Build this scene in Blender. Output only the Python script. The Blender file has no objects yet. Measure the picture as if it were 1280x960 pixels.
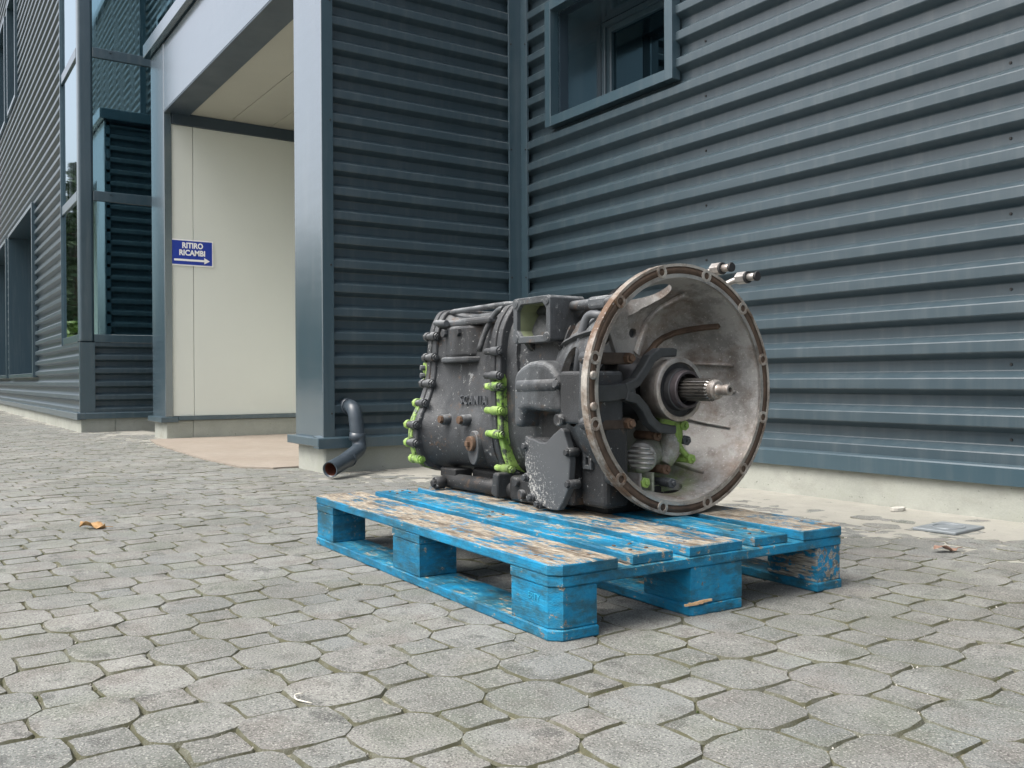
import bpy, bmesh, math, random
from mathutils import Vector, Matrix, noise as mnoise
random.seed(7)
R = math.radians
scene = bpy.context.scene
C = scene.collection

# ------------------------------------------------------------------ camera
cam_d = bpy.data.cameras.new('camera')
cam = bpy.data.objects.new('camera', cam_d)
C.objects.link(cam)
FPX = 1133.9
cam_d.sensor_width = 36.0
cam_d.lens = 36.0 * FPX / 1280.0
cam_d.clip_start = 0.05
cam_d.clip_end = 600.0
cr = Vector((0.5575, 0.8301, -0.0050)).normalized()
cf = Vector((-0.8302, 0.5574, -0.0048)).normalized()
cu = cr.cross(cf).normalized()
cam.matrix_world = Matrix(((cr.x, cu.x, -cf.x, 0.0), (cr.y, cu.y, -cf.y, 0.0), (cr.z, cu.z, -cf.z, 0.4668), (0, 0, 0, 1)))
scene.camera = cam
CAM = Vector((0, 0, 0.4668))

# ------------------------------------------------------------------ sky, sun, exposure
SUN_EL, SUN_AZ = R(58), R(186)      # azimuth clockwise from +Y (north)
world = bpy.data.worlds.new('World')
scene.world = world
world.use_nodes = True
wn = world.node_tree
wn.nodes.clear()
sky = wn.nodes.new('ShaderNodeTexSky')
sky.sky_type = 'NISHITA'
sky.sun_disc = False
sky.sun_elevation = SUN_EL
sky.sun_rotation = SUN_AZ
sky.air_density = 1.0
sky.dust_density = 7.0
sky.ozone_density = 1.0
hs = wn.nodes.new('ShaderNodeHueSaturation')
hs.inputs['Saturation'].default_value = 0.55
bg = wn.nodes.new('ShaderNodeBackground')
bg.inputs['Strength'].default_value = 0.15
wo = wn.nodes.new('ShaderNodeOutputWorld')
wn.links.new(sky.outputs['Color'], hs.inputs['Color'])
wn.links.new(hs.outputs['Color'], bg.inputs['Color'])
wn.links.new(bg.outputs['Background'], wo.inputs['Surface'])
sd = bpy.data.lights.new('sun', 'SUN')
sd.energy = 0.9
sd.angle = R(40)
sd.color = (1.0, 0.99, 0.975)
sun = bpy.data.objects.new('sun', sd)
C.objects.link(sun)
sdir = Vector((math.sin(SUN_AZ) * math.cos(SUN_EL), math.cos(SUN_AZ) * math.cos(SUN_EL), math.sin(SUN_EL)))
sun.rotation_euler = sdir.to_track_quat('Z', 'Y').to_euler()
sun.location = (0, 0, 12)
scene.view_settings.view_transform = 'Standard'
scene.view_settings.look = 'None'
scene.view_settings.gamma = 1.0
scene.view_settings.use_curve_mapping = False
scene.view_settings.exposure = 1.05

# ------------------------------------------------------------------ materials
class Mat:
    def __init__(s, name):
        s.m = bpy.data.materials.new(name)
        s.m.use_nodes = True
        s.nt = s.m.node_tree
        s.b = s.nt.nodes['Principled BSDF']
    def n(s, t, **kw):
        nd = s.nt.nodes.new('ShaderNode' + t)
        for k, v in kw.items():
            if hasattr(nd, k) and k not in nd.inputs:
                setattr(nd, k, v)
            else:
                s.set(nd, k, v)
        return nd
    def set(s, nd, k, v):
        inp = nd.inputs[k]
        if isinstance(v, bpy.types.NodeSocket):
            s.nt.links.new(v, inp)
        else:
            if isinstance(v, (tuple, list)) and len(v) == 3 and inp.type == 'RGBA':
                v = (*v, 1.0)
            inp.default_value = v
    def p(s, **kw):
        for k, v in kw.items():
            s.set(s.b, k.replace('_', ' '), v)
        return s
    def co(s, kind='Object', scale=(1, 1, 1), loc=(0, 0, 0)):
        if kind == 'World':
            o = s.n('NewGeometry').outputs['Position']
        else:
            o = s.n('TexCoord').outputs[kind]
        mp = s.n('Mapping')
        mp.inputs['Scale'].default_value = scale
        mp.inputs['Location'].default_value = loc
        s.nt.links.new(o, mp.inputs['Vector'])
        return mp.outputs['Vector']
    def noise(s, vec, scale, detail=4, rough=0.55, dist=0.0):
        nd = s.n('TexNoise')
        s.nt.links.new(vec, nd.inputs['Vector'])
        nd.inputs['Scale'].default_value = scale
        nd.inputs['Detail'].default_value = detail
        nd.inputs['Roughness'].default_value = rough
        nd.inputs['Distortion'].default_value = dist
        return nd.outputs['Fac']
    def ramp(s, fac, stops):
        nd = s.n('ValToRGB')
        s.nt.links.new(fac, nd.inputs['Fac'])
        e = nd.color_ramp.elements
        while len(e) < len(stops):
            e.new(0.5)
        for i, (pos, col) in enumerate(stops):
            e[i].position = pos
            if isinstance(col, (int, float)):
                col = (col, col, col)
            e[i].color = (*col, 1.0)
        return nd.outputs['Color']
    def mix(s, fac, a, b, mode='MIX'):
        nd = s.n('Mix')
        nd.data_type = 'RGBA'
        nd.blend_type = mode
        for idx, v in ((0, fac), (6, a), (7, b)):
            inp = nd.inputs[idx]
            if isinstance(v, bpy.types.NodeSocket):
                s.nt.links.new(v, inp)
            elif isinstance(v, (tuple, list)):
                inp.default_value = (*v, 1.0)
            else:
                inp.default_value = v if idx == 0 else (v, v, v, 1.0)
        return nd.outputs[2]
    def math(s, op, a, b=0.0, c=None, clamp=False):
        nd = s.n('Math')
        nd.operation = op
        nd.use_clamp = clamp
        for i, v in enumerate((a, b) if c is None else (a, b, c)):
            if isinstance(v, bpy.types.NodeSocket):
                s.nt.links.new(v, nd.inputs[i])
            else:
                nd.inputs[i].default_value = v
        return nd.outputs[0]
    def bump(s, h, strength=0.3, dist=0.002):
        nd = s.n('Bump')
        nd.inputs['Strength'].default_value = strength
        nd.inputs['Distance'].default_value = dist
        s.nt.links.new(h, nd.inputs['Height'])
        s.nt.links.new(nd.outputs['Normal'], s.b.inputs['Normal'])
    def normal_up(s):
        g = s.n('NewGeometry')
        sp = s.n('SeparateXYZ')
        s.nt.links.new(g.outputs['Normal'], sp.inputs[0])
        return sp.outputs['Z']
    def posz(s, axis='Z'):
        g = s.n('NewGeometry')
        sp = s.n('SeparateXYZ')
        s.nt.links.new(g.outputs['Position'], sp.inputs[0])
        return sp.outputs[axis]

MT = {}
def simple(name, col, rough=0.5, metal=0.0, var=0.12, scale=20.0, bump=0.0, spec=0.5):
    m = Mat(name)
    v = m.co('World')
    f = m.noise(v, scale, 5)
    c = m.mix(f, tuple(x * (1 - var * 2) for x in col), tuple(min(1, x * (1 + var * 2)) for x in col))
    r = m.math('MULTIPLY_ADD', m.noise(v, scale * 2.3, 4), 0.25, rough - 0.125, clamp=True)
    m.p(Base_Color=c, Roughness=r, Metallic=metal, Specular_IOR_Level=spec)
    if bump:
        m.bump(f, bump, 0.003)
    MT[name] = m.m
    return m.m

def make_cladding(name, col, rough=0.42, coat=0.45, cior=1.5, cr_=0.30):
    m = Mat(name)
    v = m.co('World')
    big = m.noise(v, 0.8, 3)
    fine = m.noise(v, 60, 3)
    streak = m.noise(m.co('World', (7, 7, 0.5)), 3.0, 5, 0.65)
    c = m.mix(big, tuple(x * 0.92 for x in col), tuple(x * 1.08 for x in col))
    dust = m.ramp(streak, [(0.48, 0.0), (0.72, 0.14)])
    c = m.mix(dust, c, (0.20, 0.22, 0.22))
    r = m.math('MULTIPLY_ADD', big, 0.10, rough - 0.05)
    m.p(Base_Color=c, Roughness=r, Specular_IOR_Level=0.5, Coat_Weight=coat, Coat_Roughness=cr_, Coat_IOR=cior)
    wav = m.noise(m.co('World', (1.2, 1.2, 5.0)), 2.2, 2)
    m.bump(wav, 0.25, 0.012)
    MT[name] = m.m
make_cladding('cladding_paint', (0.031, 0.054, 0.068))
make_cladding('flashing_paint', (0.036, 0.068, 0.087), 0.35, 0.7, 1.55, 0.2)
make_cladding('porch_paint', (0.040, 0.072, 0.093), 0.25, 1.0, 2.5, 0.15)

def make_concrete(name, a, b, moss=0.0, stain=0.35):
    m = Mat(name)
    v = m.co('World')
    big = m.noise(v, 2.2, 6, 0.6)
    mid = m.noise(v, 14, 6, 0.65)
    fine = m.noise(v, 160, 3, 0.7)
    c = m.mix(m.ramp(big, [(0.3, 0.0), (0.7, 1.0)]), a, b)
    c = m.mix(m.ramp(mid, [(0.35, 0.5), (0.75, 0.0)]), c, tuple(x * 0.72 for x in a))
    st = m.ramp(m.noise(m.co('World', (1.5, 1.5, 3), (3, 1, 0)), 2.0, 6, 0.7), [(0.55, 0.0), (0.72, stain)])
    c = m.mix(st, c, (0.13, 0.115, 0.08))
    if moss:
        ms = m.ramp(m.noise(v, 7, 5, 0.7), [(0.52, 0.0), (0.68, moss)])
        c = m.mix(ms, c, (0.10, 0.12, 0.05))
    pit = m.ramp(m.noise(v, 70, 2), [(0.70, 0.0), (0.75, 0.7)])
    c = m.mix(pit, c, (0.06, 0.06, 0.05))
    c = m.mix(m.math('MULTIPLY', fine, 0.3), c, (0.5, 0.5, 0.47))
    m.p(Base_Color=c, Roughness=0.9, Specular_IOR_Level=0.25)
    h = m.math('ADD', m.math('MULTIPLY', mid, 0.7), m.math('MULTIPLY', fine, 0.3))
    m.bump(h, 0.5, 0.006)
    MT[name] = m.m
make_concrete('plinth_concrete', (0.26, 0.28, 0.245), (0.38, 0.395, 0.352), 0.25)
make_concrete('apron_cement', (0.225, 0.222, 0.19), (0.32, 0.315, 0.272), 0.12, 0.3)
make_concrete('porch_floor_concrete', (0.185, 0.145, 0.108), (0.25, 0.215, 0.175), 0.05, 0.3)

def make_paver():
    m = Mat('paver_concrete')
    v = m.co('World')
    oi = m.n('ObjectInfo').outputs['Random']
    at = m.n('Attribute')
    at.attribute_name = 'tone'
    rnd = m.math('FRACT', m.math('ADD', oi, at.outputs['Fac']))
    base = m.ramp(rnd, [(0.0, (0.140, 0.153, 0.147)), (0.25, (0.188, 0.196, 0.183)), (0.45, (0.155, 0.170, 0.168)), (0.65, (0.208, 0.216, 0.203)), (0.85, (0.172, 0.174, 0.164)), (1.0, (0.146, 0.157, 0.152))])
    big = m.noise(v, 1.3, 4)
    base = m.mix(m.ramp(big, [(0.42, 0.0), (0.62, 0.4)]), base, (0.235, 0.232, 0.21))
    mid = m.noise(v, 18, 5, 0.65)
    c = m.mix(m.ramp(mid, [(0.50, 0.0), (0.63, 0.6)]), base, (0.085, 0.09, 0.085))
    pink = m.ramp(m.noise(v, 9, 3), [(0.5, 0.0), (0.65, 0.4)])
    c = m.mix(pink, c, (0.175, 0.155, 0.140))
    oil = m.ramp(m.noise(m.co('World', (1, 1, 1), (7, 3, 0)), 13, 3, 0.5), [(0.60, 0.0), (0.66, 0.6)])
    c = m.mix(oil, c, (0.055, 0.058, 0.056))
    wide = m.ramp(m.noise(m.co('World', (1, 1, 1), (2, 6, 0)), 2.6, 5, 0.6), [(0.45, 0.0), (0.60, 0.6)])
    c = m.mix(wide, c, (0.105, 0.11, 0.10))
    grn = m.ramp(m.noise(m.co('World', (1, 1, 1), (4, 4, 0)), 6, 5), [(0.5, 0.0), (0.64, 0.35)])
    c = m.mix(grn, c, (0.125, 0.145, 0.11))
    gr = m.noise(v, 330, 2, 0.6)
    c = m.mix(m.ramp(gr, [(0.54, 0.0), (0.68, 0.55)]), c, (0.46, 0.46, 0.42))
    c = m.mix(m.ramp(m.noise(v, 260, 2, 0.6), [(0.53, 0.0), (0.66, 0.75)]), c, (0.045, 0.045, 0.042))
    up = m.normal_up()
    mossn = m.ramp(m.noise(v, 25, 4), [(0.35, 0.5), (0.6, 0.95)])
    edge = m.math('MULTIPLY', m.ramp(up, [(0.70, 1.0), (0.97, 0.0)]), mossn)
    c = m.mix(edge, c, (0.075, 0.075, 0.042))
    m.p(Base_Color=c, Roughness=0.88, Specular_IOR_Level=0.3)
    h = m.math('ADD', m.math('MULTIPLY', gr, 0.5), m.math('MULTIPLY', m.noise(v, 60, 4), 0.5))
    m.bump(h, 0.6, 0.004)
    MT['paver_concrete'] = m.m
make_paver()

def make_joint():
    m = Mat('joint_sand')
    v = m.co('World')
    a = m.noise(v, 11, 5, 0.7)
    c = m.ramp(a, [(0.38, (0.022, 0.024, 0.012)), (0.48, (0.05, 0.05, 0.026)), (0.54, (0.12, 0.11, 0.07)), (0.60, (0.30, 0.285, 0.22))])
    g = m.noise(v, 220, 2)
    c = m.mix(m.ramp(g, [(0.4, 0.5), (0.6, 0.0)]), c, (0.04, 0.045, 0.02))
    far = m.noise(v, 3, 4)
    m.p(Base_Color=c, Roughness=0.95, Specular_IOR_Level=0.2)
    m.bump(g, 0.8, 0.004)
    MT['joint_sand'] = m.m
    m = Mat('yard_surface')
    v = m.co('World')
    c = m.mix(m.noise(v, 1.2, 4), (0.2, 0.2, 0.185), (0.29, 0.285, 0.26))
    c = m.mix(m.math('MULTIPLY', m.noise(v, 9, 4), 0.6), c, (0.13, 0.13, 0.11))
    m.p(Base_Color=c, Roughness=0.92)
    MT['yard_surface'] = m.m
make_joint()

def make_wood(name, wear, dirt=0.35, side=0.665):
    """blue pallet paint worn down to bare bleached wood; wear 0..1"""
    m = Mat(name)
    v = m.co('World', (1.6, 14, 14))
    iso = m.co('World')
    up = m.normal_up()
    upf = m.ramp(up, [(0.6, 0.0), (0.9, 1.0)])
    g = m.noise(v, 6.0, 7, 0.7, 0.3)
    g2 = m.noise(iso, 11.0, 6, 0.7)
    gg = m.math('MULTIPLY_ADD', m.math('ADD', m.math('MULTIPLY', g, 0.55), m.math('MULTIPLY', g2, 0.45)), 1.9, -0.45)
    gg = m.math('ADD', gg, m.math('MULTIPLY_ADD', m.noise(iso, 75.0, 4, 0.7), 0.55, -0.275))
    th = 0.70 - 0.30 * wear
    mask_top = m.ramp(gg, [(th - 0.02, 0.0), (th + 0.035, 1.0)])
    mask_side = m.ramp(gg, [(side, 0.0), (side + 0.025, 0.85)])
    mask = m.mix(upf, mask_side, mask_top)
    fib = m.noise(m.co('World', (3, 60, 60)), 8.0, 5, 0.65)
    wood = m.ramp(fib, [(0.33, (0.06, 0.042, 0.028)), (0.43, (0.17, 0.138, 0.098)), (0.54, (0.34, 0.305, 0.24)), (0.66, (0.54, 0.51, 0.43))])
    wood = m.mix(m.ramp(m.noise(m.co('World', (2.2, 7, 7), (3, 1, 0)), 3.0, 6, 0.75), [(0.49, 0.0), (0.6, 0.8)]), wood, (0.075, 0.055, 0.038))
    pn = m.noise(iso, 5.0, 4)
    paint = m.mix(m.ramp(pn, [(0.35, 0.0), (0.65, 1.0)]), (0.0010, 0.105, 0.205), (0.0016, 0.215, 0.41))
    chalk = m.math('MULTIPLY', m.ramp(gg, [(0.44, 0.0), (0.62, 0.6)]), m.math('MULTIPLY_ADD', upf, 0.75, 0.25))
    paint = m.mix(chalk, paint, (0.09, 0.34, 0.39))
    grime = m.ramp(m.noise(m.co('World', (3, 3, 8), (4, 2, 1)), 3.5, 6, 0.75), [(0.43, 0.0), (0.60, dirt)])
    paint = m.mix(grime, paint, (0.02, 0.055, 0.06))
    c = m.mix(mask, paint, wood)
    rr = m.mix(mask, (0.55,) * 3, (0.85,) * 3)
    m.p(Base_Color=c, Roughness=rr, Specular_IOR_Level=0.35)
    h = m.math('ADD', m.math('MULTIPLY', fib, 0.6), m.math('MULTIPLY', gg, 0.6))
    m.bump(h, 0.6, 0.004)
    MT[name] = m.m
make_wood('blue_wood', 0.2, 0.75)
make_wood('blue_wood_light_wear', 0.5, 0.5)
make_wood('blue_wood_worn', 0.85, 0.6)
make_wood('blue_wood_bare', 0.98, 0.6)
make_wood('blue_wood_dirty', 0.3, 0.8)
make_wood('blue_wood_scraped', 0.6, 0.8, 0.47)

def make_paint_grey(name, a, b, lime=0.0, dust=0.35, rough=0.5, limebox=None):
    m = Mat(name)
    v = m.co('World')
    n1 = m.noise(v, 9, 6, 0.65)
    c = m.mix(n1, a, b)
    up = m.normal_up()
    dn = m.noise(v, 13, 6, 0.75)
    du = m.math('MULTIPLY', m.ramp(up, [(0.1, 0.03), (0.85, 1.0)]), m.ramp(dn, [(0.38, 0.1), (0.60, 1.0)]))
    c = m.mix(m.math('MULTIPLY', du, dust), c, (0.33, 0.345, 0.35))
    chip = m.ramp(m.noise(v, 30, 6, 0.8), [(0.60, 0.0), (0.62, 0.85)])
    chip = m.math('MULTIPLY', chip, m.ramp(m.noise(m.co('World', (1, 1, 1), (9, 2, 6)), 6, 4), [(0.52, 0.0), (0.58, 1.0)]))
    c = m.mix(chip, c, (0.36, 0.37, 0.365))
    rust = m.ramp(m.noise(m.co('World', (1, 1, 1), (5, 3, 2)), 14, 6, 0.75), [(0.58, 0.0), (0.64, 0.6)])
    c = m.mix(rust, c, (0.12, 0.075, 0.045))
    grease = m.ramp(m.noise(m.co('World', (1, 1, 0.5), (1, 7, 2)), 5, 6, 0.7), [(0.47, 0.0), (0.60, 0.75)])
    c = m.mix(grease, c, (0.02, 0.021, 0.022))
    spk = m.ramp(m.noise(v, 130, 2), [(0.69, 0.0), (0.72, 0.6)])
    c = m.mix(spk, c, (0.42, 0.43, 0.42))
    if lime:
        z = m.posz('Z')
        y = m.posz('Y')
        zl, zh, yh = limebox
        e = m.math('MULTIPLY_ADD', m.noise(v, 17, 4), 0.10, -0.05)
        zz = m.math('ADD', z, e)
        k = m.math('MULTIPLY', m.math('GREATER_THAN', zz, zl), m.math('LESS_THAN', zz, zh))
        k = m.math('MULTIPLY', k, m.math('LESS_THAN', m.math('ADD', y, e), yh))
        k = m.math('MULTIPLY', k, m.ramp(m.noise(v, 30, 5, 0.7), [(0.42, 0.05), (0.50, lime)]))
        lc = m.mix(m.ramp(m.noise(v, 22, 4), [(0.4, 0.0), (0.6, 1.0)]), (0.15, 0.28, 0.045), (0.36, 0.54, 0.15))
        c = m.mix(k, c, lc)
    m.p(Base_Color=c, Roughness=m.math('MULTIPLY_ADD', dn, 0.5, rough - 0.25), Specular_IOR_Level=0.4)
    m.bump(m.math('ADD', m.math('MULTIPLY', m.noise(v, 230, 4, 0.7), 0.5), m.math('MULTIPLY', m.noise(v, 28, 5, 0.7), 0.5)), 0.55, 0.005)
    MT[name] = m.m
GA, GB = (0.022, 0.0245, 0.027), (0.054, 0.059, 0.064)
make_paint_grey('case_paint', GA, GB, 0, 0.6)
make_paint_grey('case_paint_light', (0.044, 0.050, 0.055), (0.088, 0.098, 0.106), 0, 0.75)
make_paint_grey('case_paint_lime', GA, GB, 1.0, 0.4, 0.5, (0.215, 0.475, 1.46))
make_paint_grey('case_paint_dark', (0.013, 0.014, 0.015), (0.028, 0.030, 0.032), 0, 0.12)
make_paint_grey('rear_paint_lime', GA, GB, 0.9, 0.4, 0.5, (0.20, 0.40, 1.40))
make_paint_grey('lime_paint', (0.18, 0.31, 0.055), (0.36, 0.53, 0.14), 0, 0.3)

def make_speckled():
    m = Mat('speckled_cover_paint')
    v = m.co('World')
    c = m.mix(m.noise(v, 8, 5), (0.045, 0.050, 0.054), (0.082, 0.088, 0.094))
    # paint chipped off towards the lower rear edge
    k = m.math('MULTIPLY_ADD', m.posz('X'), -5.5, -9.75)
    k = m.math('ADD', k, m.math('MULTIPLY_ADD', m.posz('Z'), -4.0, 1.0), clamp=True)
    sp = m.ramp(m.math('ADD', m.noise(v, 170, 4, 0.8), m.math('MULTIPLY_ADD', k, 0.22, -0.07)), [(0.60, 0.0), (0.66, 1.0)])
    c = m.mix(sp, c, (0.42, 0.42, 0.40))
    m.p(Base_Color=c, Roughness=0.5)
    m.bump(sp, 0.5, 0.002)
    MT['speckled_cover_paint'] = m.m
make_speckled()

def make_castalu(name, a, b, rustamt, rough=0.55, metal=0.35):
    m = Mat(name)
    v = m.co('World')
    c = m.mix(m.noise(v, 6, 6, 0.65), a, b)
    r1 = m.ramp(m.noise(m.co('World', (1, 1, 1), (2, 9, 4)), 4.5, 6, 0.7), [(0.45, 0.0), (0.58, rustamt)])
    c = m.mix(r1, c, (0.13, 0.075, 0.042))
    r2 = m.ramp(m.noise(m.co('World', (1, 1, 1), (8, 1, 3)), 8, 6, 0.75), [(0.50, 0.0), (0.62, 0.45)])
    c = m.mix(r2, c, (0.055, 0.052, 0.048))
    sp = m.ramp(m.noise(v, 150, 3), [(0.63, 0.0), (0.7, 0.5)])
    c = m.mix(sp, c, (0.62, 0.61, 0.58))
    if name == 'cast_aluminium':
        # thin lime overspray round the little pump at the bottom of the bell
        d = m.n('VectorMath', operation='DISTANCE')
        m.nt.links.new(m.n('NewGeometry').outputs['Position'], d.inputs[0])
        d.inputs[1].default_value = (-1.74, 1.60, 0.215)
        ov = m.math('MULTIPLY', m.ramp(d.outputs['Value'], [(0.04, 0.75), (0.13, 0.0)]), m.ramp(m.noise(v, 26, 5, 0.7), [(0.40, 0.1), (0.58, 1.0)]))
        c = m.mix(ov, c, (0.20, 0.34, 0.06))
    m.p(Base_Color=c, Roughness=m.math('MULTIPLY_ADD', m.noise(v, 30, 4), 0.35, rough - 0.17), Metallic=metal)
    m.bump(m.math('ADD', m.math('MULTIPLY', m.noise(v, 240, 3), 0.5), m.math('MULTIPLY', m.noise(v, 25, 5), 0.5)), 0.45, 0.003)
    MT[name] = m.m
make_castalu('cast_aluminium', (0.29, 0.288, 0.275), (0.44, 0.435, 0.42), 0.68)
make_castalu('flange_metal', (0.34, 0.32, 0.28), (0.52, 0.50, 0.46), 0.95, 0.5, 0.4)
make_castalu('worn_steel', (0.45, 0.43, 0.40), (0.62, 0.60, 0.57), 0.5, 0.4, 0.8)
simple('rusty_steel', (0.11, 0.068, 0.043), 0.7, 0.2, 0.35, 60, 0.4)
simple('dark_rust', (0.055, 0.04, 0.03), 0.7, 0.2, 0.4, 40, 0.4)
simple('channel_rust', (0.075, 0.050, 0.034), 0.75, 0.1, 0.4, 40, 0.4)
simple('dark_steel', (0.045, 0.046, 0.048), 0.42, 0.5, 0.3, 40, 0.2)
simple('fork_paint', (0.038, 0.042, 0.044), 0.5, 0.1, 0.3, 30, 0.3)
simple('shaft_steel', (0.24, 0.23, 0.215), 0.32, 0.9, 0.25, 50, 0.1)
simple('sleeve_steel', (0.085, 0.075, 0.08), 0.45, 0.6, 0.3, 40, 0.2)
simple('zinc', (0.62, 0.63, 0.64), 0.3, 0.85, 0.15, 40)
simple('black_hole', (0.012, 0.012, 0.012), 0.8, 0, 0.2, 30)
simple('black_rubber', (0.02, 0.021, 0.022), 0.6, 0, 0.2, 30)
simple('hose_paint', (0.085, 0.092, 0.10), 0.5, 0, 0.25, 30, 0.2)
simple('primer_inside', (0.16, 0.185, 0.11), 0.65, 0, 0.35, 14, 0.3)
simple('cream_panel', (0.60, 0.625, 0.575), 0.55, 0, 0.025, 1.5)
simple('soffit_panel', (0.38, 0.375, 0.32), 0.6, 0, 0.03, 1.5)  # same cream as the lining, its colour darkened to hold the porch shade
simple('sign_blue', (0.008, 0.035, 0.30), 0.4, 0, 0.05, 10)
simple('sign_white', (0.82, 0.82, 0.80), 0.45, 0, 0.02, 10)
simple('pipe_pvc', (0.045, 0.060, 0.075), 0.32, 0, 0.2, 14)
simple('pipe_rust', (0.12, 0.035, 0.02), 0.8, 0, 0.3, 30)
simple('dry_leaf', (0.33, 0.20, 0.085), 0.75, 0, 0.4, 60, 0.4)
simple('old_leaf', (0.24, 0.15, 0.11), 0.8, 0, 0.4, 60, 0.4)
simple('twig_bark', (0.62, 0.60, 0.52), 0.8, 0, 0.15, 60)
simple('cover_plate_grey', (0.20, 0.225, 0.24), 0.5, 0.2, 0.15, 18, 0.2)
simple('mortar', (0.42, 0.41, 0.37), 0.9, 0, 0.2, 40, 0.4)
simple('moss_green', (0.055, 0.075, 0.022), 0.9, 0, 0.4, 30)
simple('stencil', (0.02, 0.28, 0.44), 0.7, 0, 0.25, 60)
simple('bare_wood', (0.50, 0.34, 0.19), 0.8, 0, 0.3, 60, 0.3)
simple('bark', (0.09, 0.065, 0.045), 0.9, 0, 0.3, 12, 0.4)
simple('needle_leaf', (0.045, 0.085, 0.03), 0.7, 0, 0.45, 2.0)
simple('bush_leaf', (0.11, 0.19, 0.035), 0.6, 0, 0.45, 3.0)
simple('niche_paint', (0.030, 0.048, 0.065), 0.4, 0, 0.08, 2.0)

def make_glass(name, tint=(0.33, 0.50, 0.55)):
    m = Mat(name)
    v = m.co('World', (1, 1, 0.4))
    drip = m.noise(m.co('World', (9, 9, 0.6)), 4.0, 4, 0.6)
    m.p(Base_Color=tint, Roughness=m.ramp(drip, [(0.5, 0.02), (0.68, 0.10)]), Metallic=1.0)
    m.bump(m.noise(v, 1.4, 1), 0.08, 0.01)
    MT[name] = m.m
make_glass('window_glass')
make_glass('dark_glass', (0.06, 0.115, 0.14))

# ------------------------------------------------------------------ mesh helpers
class MB:
    def __init__(s):
        s.v, s.f, s.sm = [], [], []
    def add(s, vs, fs, smooth=False):
        o = len(s.v)
        s.v += [tuple(p) for p in vs]
        s.f += [tuple(i + o for i in f) for f in fs]
        s.sm += [smooth] * len(fs)
    def box(s, x0, x1, y0, y1, z0, z1, M=None):
        vs = [Vector((x, y, z)) for z in (z0, z1) for y in (y0, y1) for x in (x0, x1)]
        if M is not None:
            vs = [M @ p for p in vs]
        s.add(vs, [(0, 2, 3, 1), (4, 5, 7, 6), (0, 1, 5, 4), (2, 6, 7, 3), (0, 4, 6, 2), (1, 3, 7, 5)])
    def cyl(s, p0, p1, r0, r1=None, n=16, cap0=True, cap1=True, smooth=True):
        r1 = r0 if r1 is None else r1
        s.tube([p0, p1], [r0, r1], n, cap0, cap1, smooth)
    def tube(s, path, r, n=12, cap0=True, cap1=True, smooth=True, phase=0.0):
        path = [Vector(p) for p in path]
        if not isinstance(r, (list, tuple)):
            r = [r] * len(path)
        rings = []
        nrm = None
        for i, p in enumerate(path):
            a = path[max(0, i - 1)]
            b = path[min(len(path) - 1, i + 1)]
            t = (b - a).normalized()
            if nrm is None:
                nrm = t.orthogonal().normalized()
            nrm = (nrm - t * nrm.dot(t)).normalized()
            bn = t.cross(nrm)
            rings.append([p + (nrm * math.cos(2 * math.pi * k / n + phase) + bn * math.sin(2 * math.pi * k / n + phase)) * r[i] for k in range(n)])
        s.loft(rings, cap0, cap1, smooth)
    def loft(s, rings, cap0=True, cap1=True, smooth=False, closed=False):
        n = len(rings[0])
        vs = [p for rg in rings for p in rg]
        fs = []
        m = len(rings)
        for i in range(m if closed else m - 1):
            j = (i + 1) % m
            for k in range(n):
                l = (k + 1) % n
                fs.append((i * n + k, i * n + l, j * n + l, j * n + k))
        o = len(s.v)
        s.add(vs, fs, smooth)
        if not closed:
            if cap0:
                s.f.append(tuple(o + k for k in range(n))[::-1]); s.sm.append(False)
            if cap1:
                s.f.append(tuple(o + (m - 1) * n + k for k in range(n))); s.sm.append(False)
    def prism(s, poly, fn, d0, d1, smooth=False):
        """poly of (a,b); fn(a,b,d)->point"""
        s.loft([[fn(a, b, d0) for a, b in poly], [fn(a, b, d1) for a, b in poly]], True, True, smooth)
    def mesh(s, name, origin=(0, 0, 0)):
        me = bpy.data.meshes.new(name)
        o = Vector(origin)
        me.from_pydata([(p[0] - o.x, p[1] - o.y, p[2] - o.z) for p in s.v], [], s.f)
        for i, p in enumerate(me.polygons):
            p.use_smooth = s.sm[i]
        bm = bmesh.new()
        bm.from_mesh(me)
        bmesh.ops.recalc_face_normals(bm, faces=bm.faces)
        bm.to_mesh(me)
        bm.free()
        return me
    def build(s, name, mat, parent=None, bevel=0.0, seg=2, angle=35, at=None):
        org = Vector((0, 0, 0))
        q = parent
        while q is not None:
            org += q.location
            q = q.parent
        loc = Vector((0, 0, 0))
        if at is not None:
            loc = Vector(at) - org
        me = s.mesh(name, org + loc)
        ob = bpy.data.objects.new(name, me)
        ob.location = loc
        C.objects.link(ob)
        ob.parent = parent
        me.materials.append(MT[mat])
        if bevel:
            md = ob.modifiers.new('bevel', 'BEVEL')
            md.width = bevel
            md.segments = seg
            md.limit_method = 'ANGLE'
            md.angle_limit = R(angle)
            md.harden_normals = False
        return ob

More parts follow.
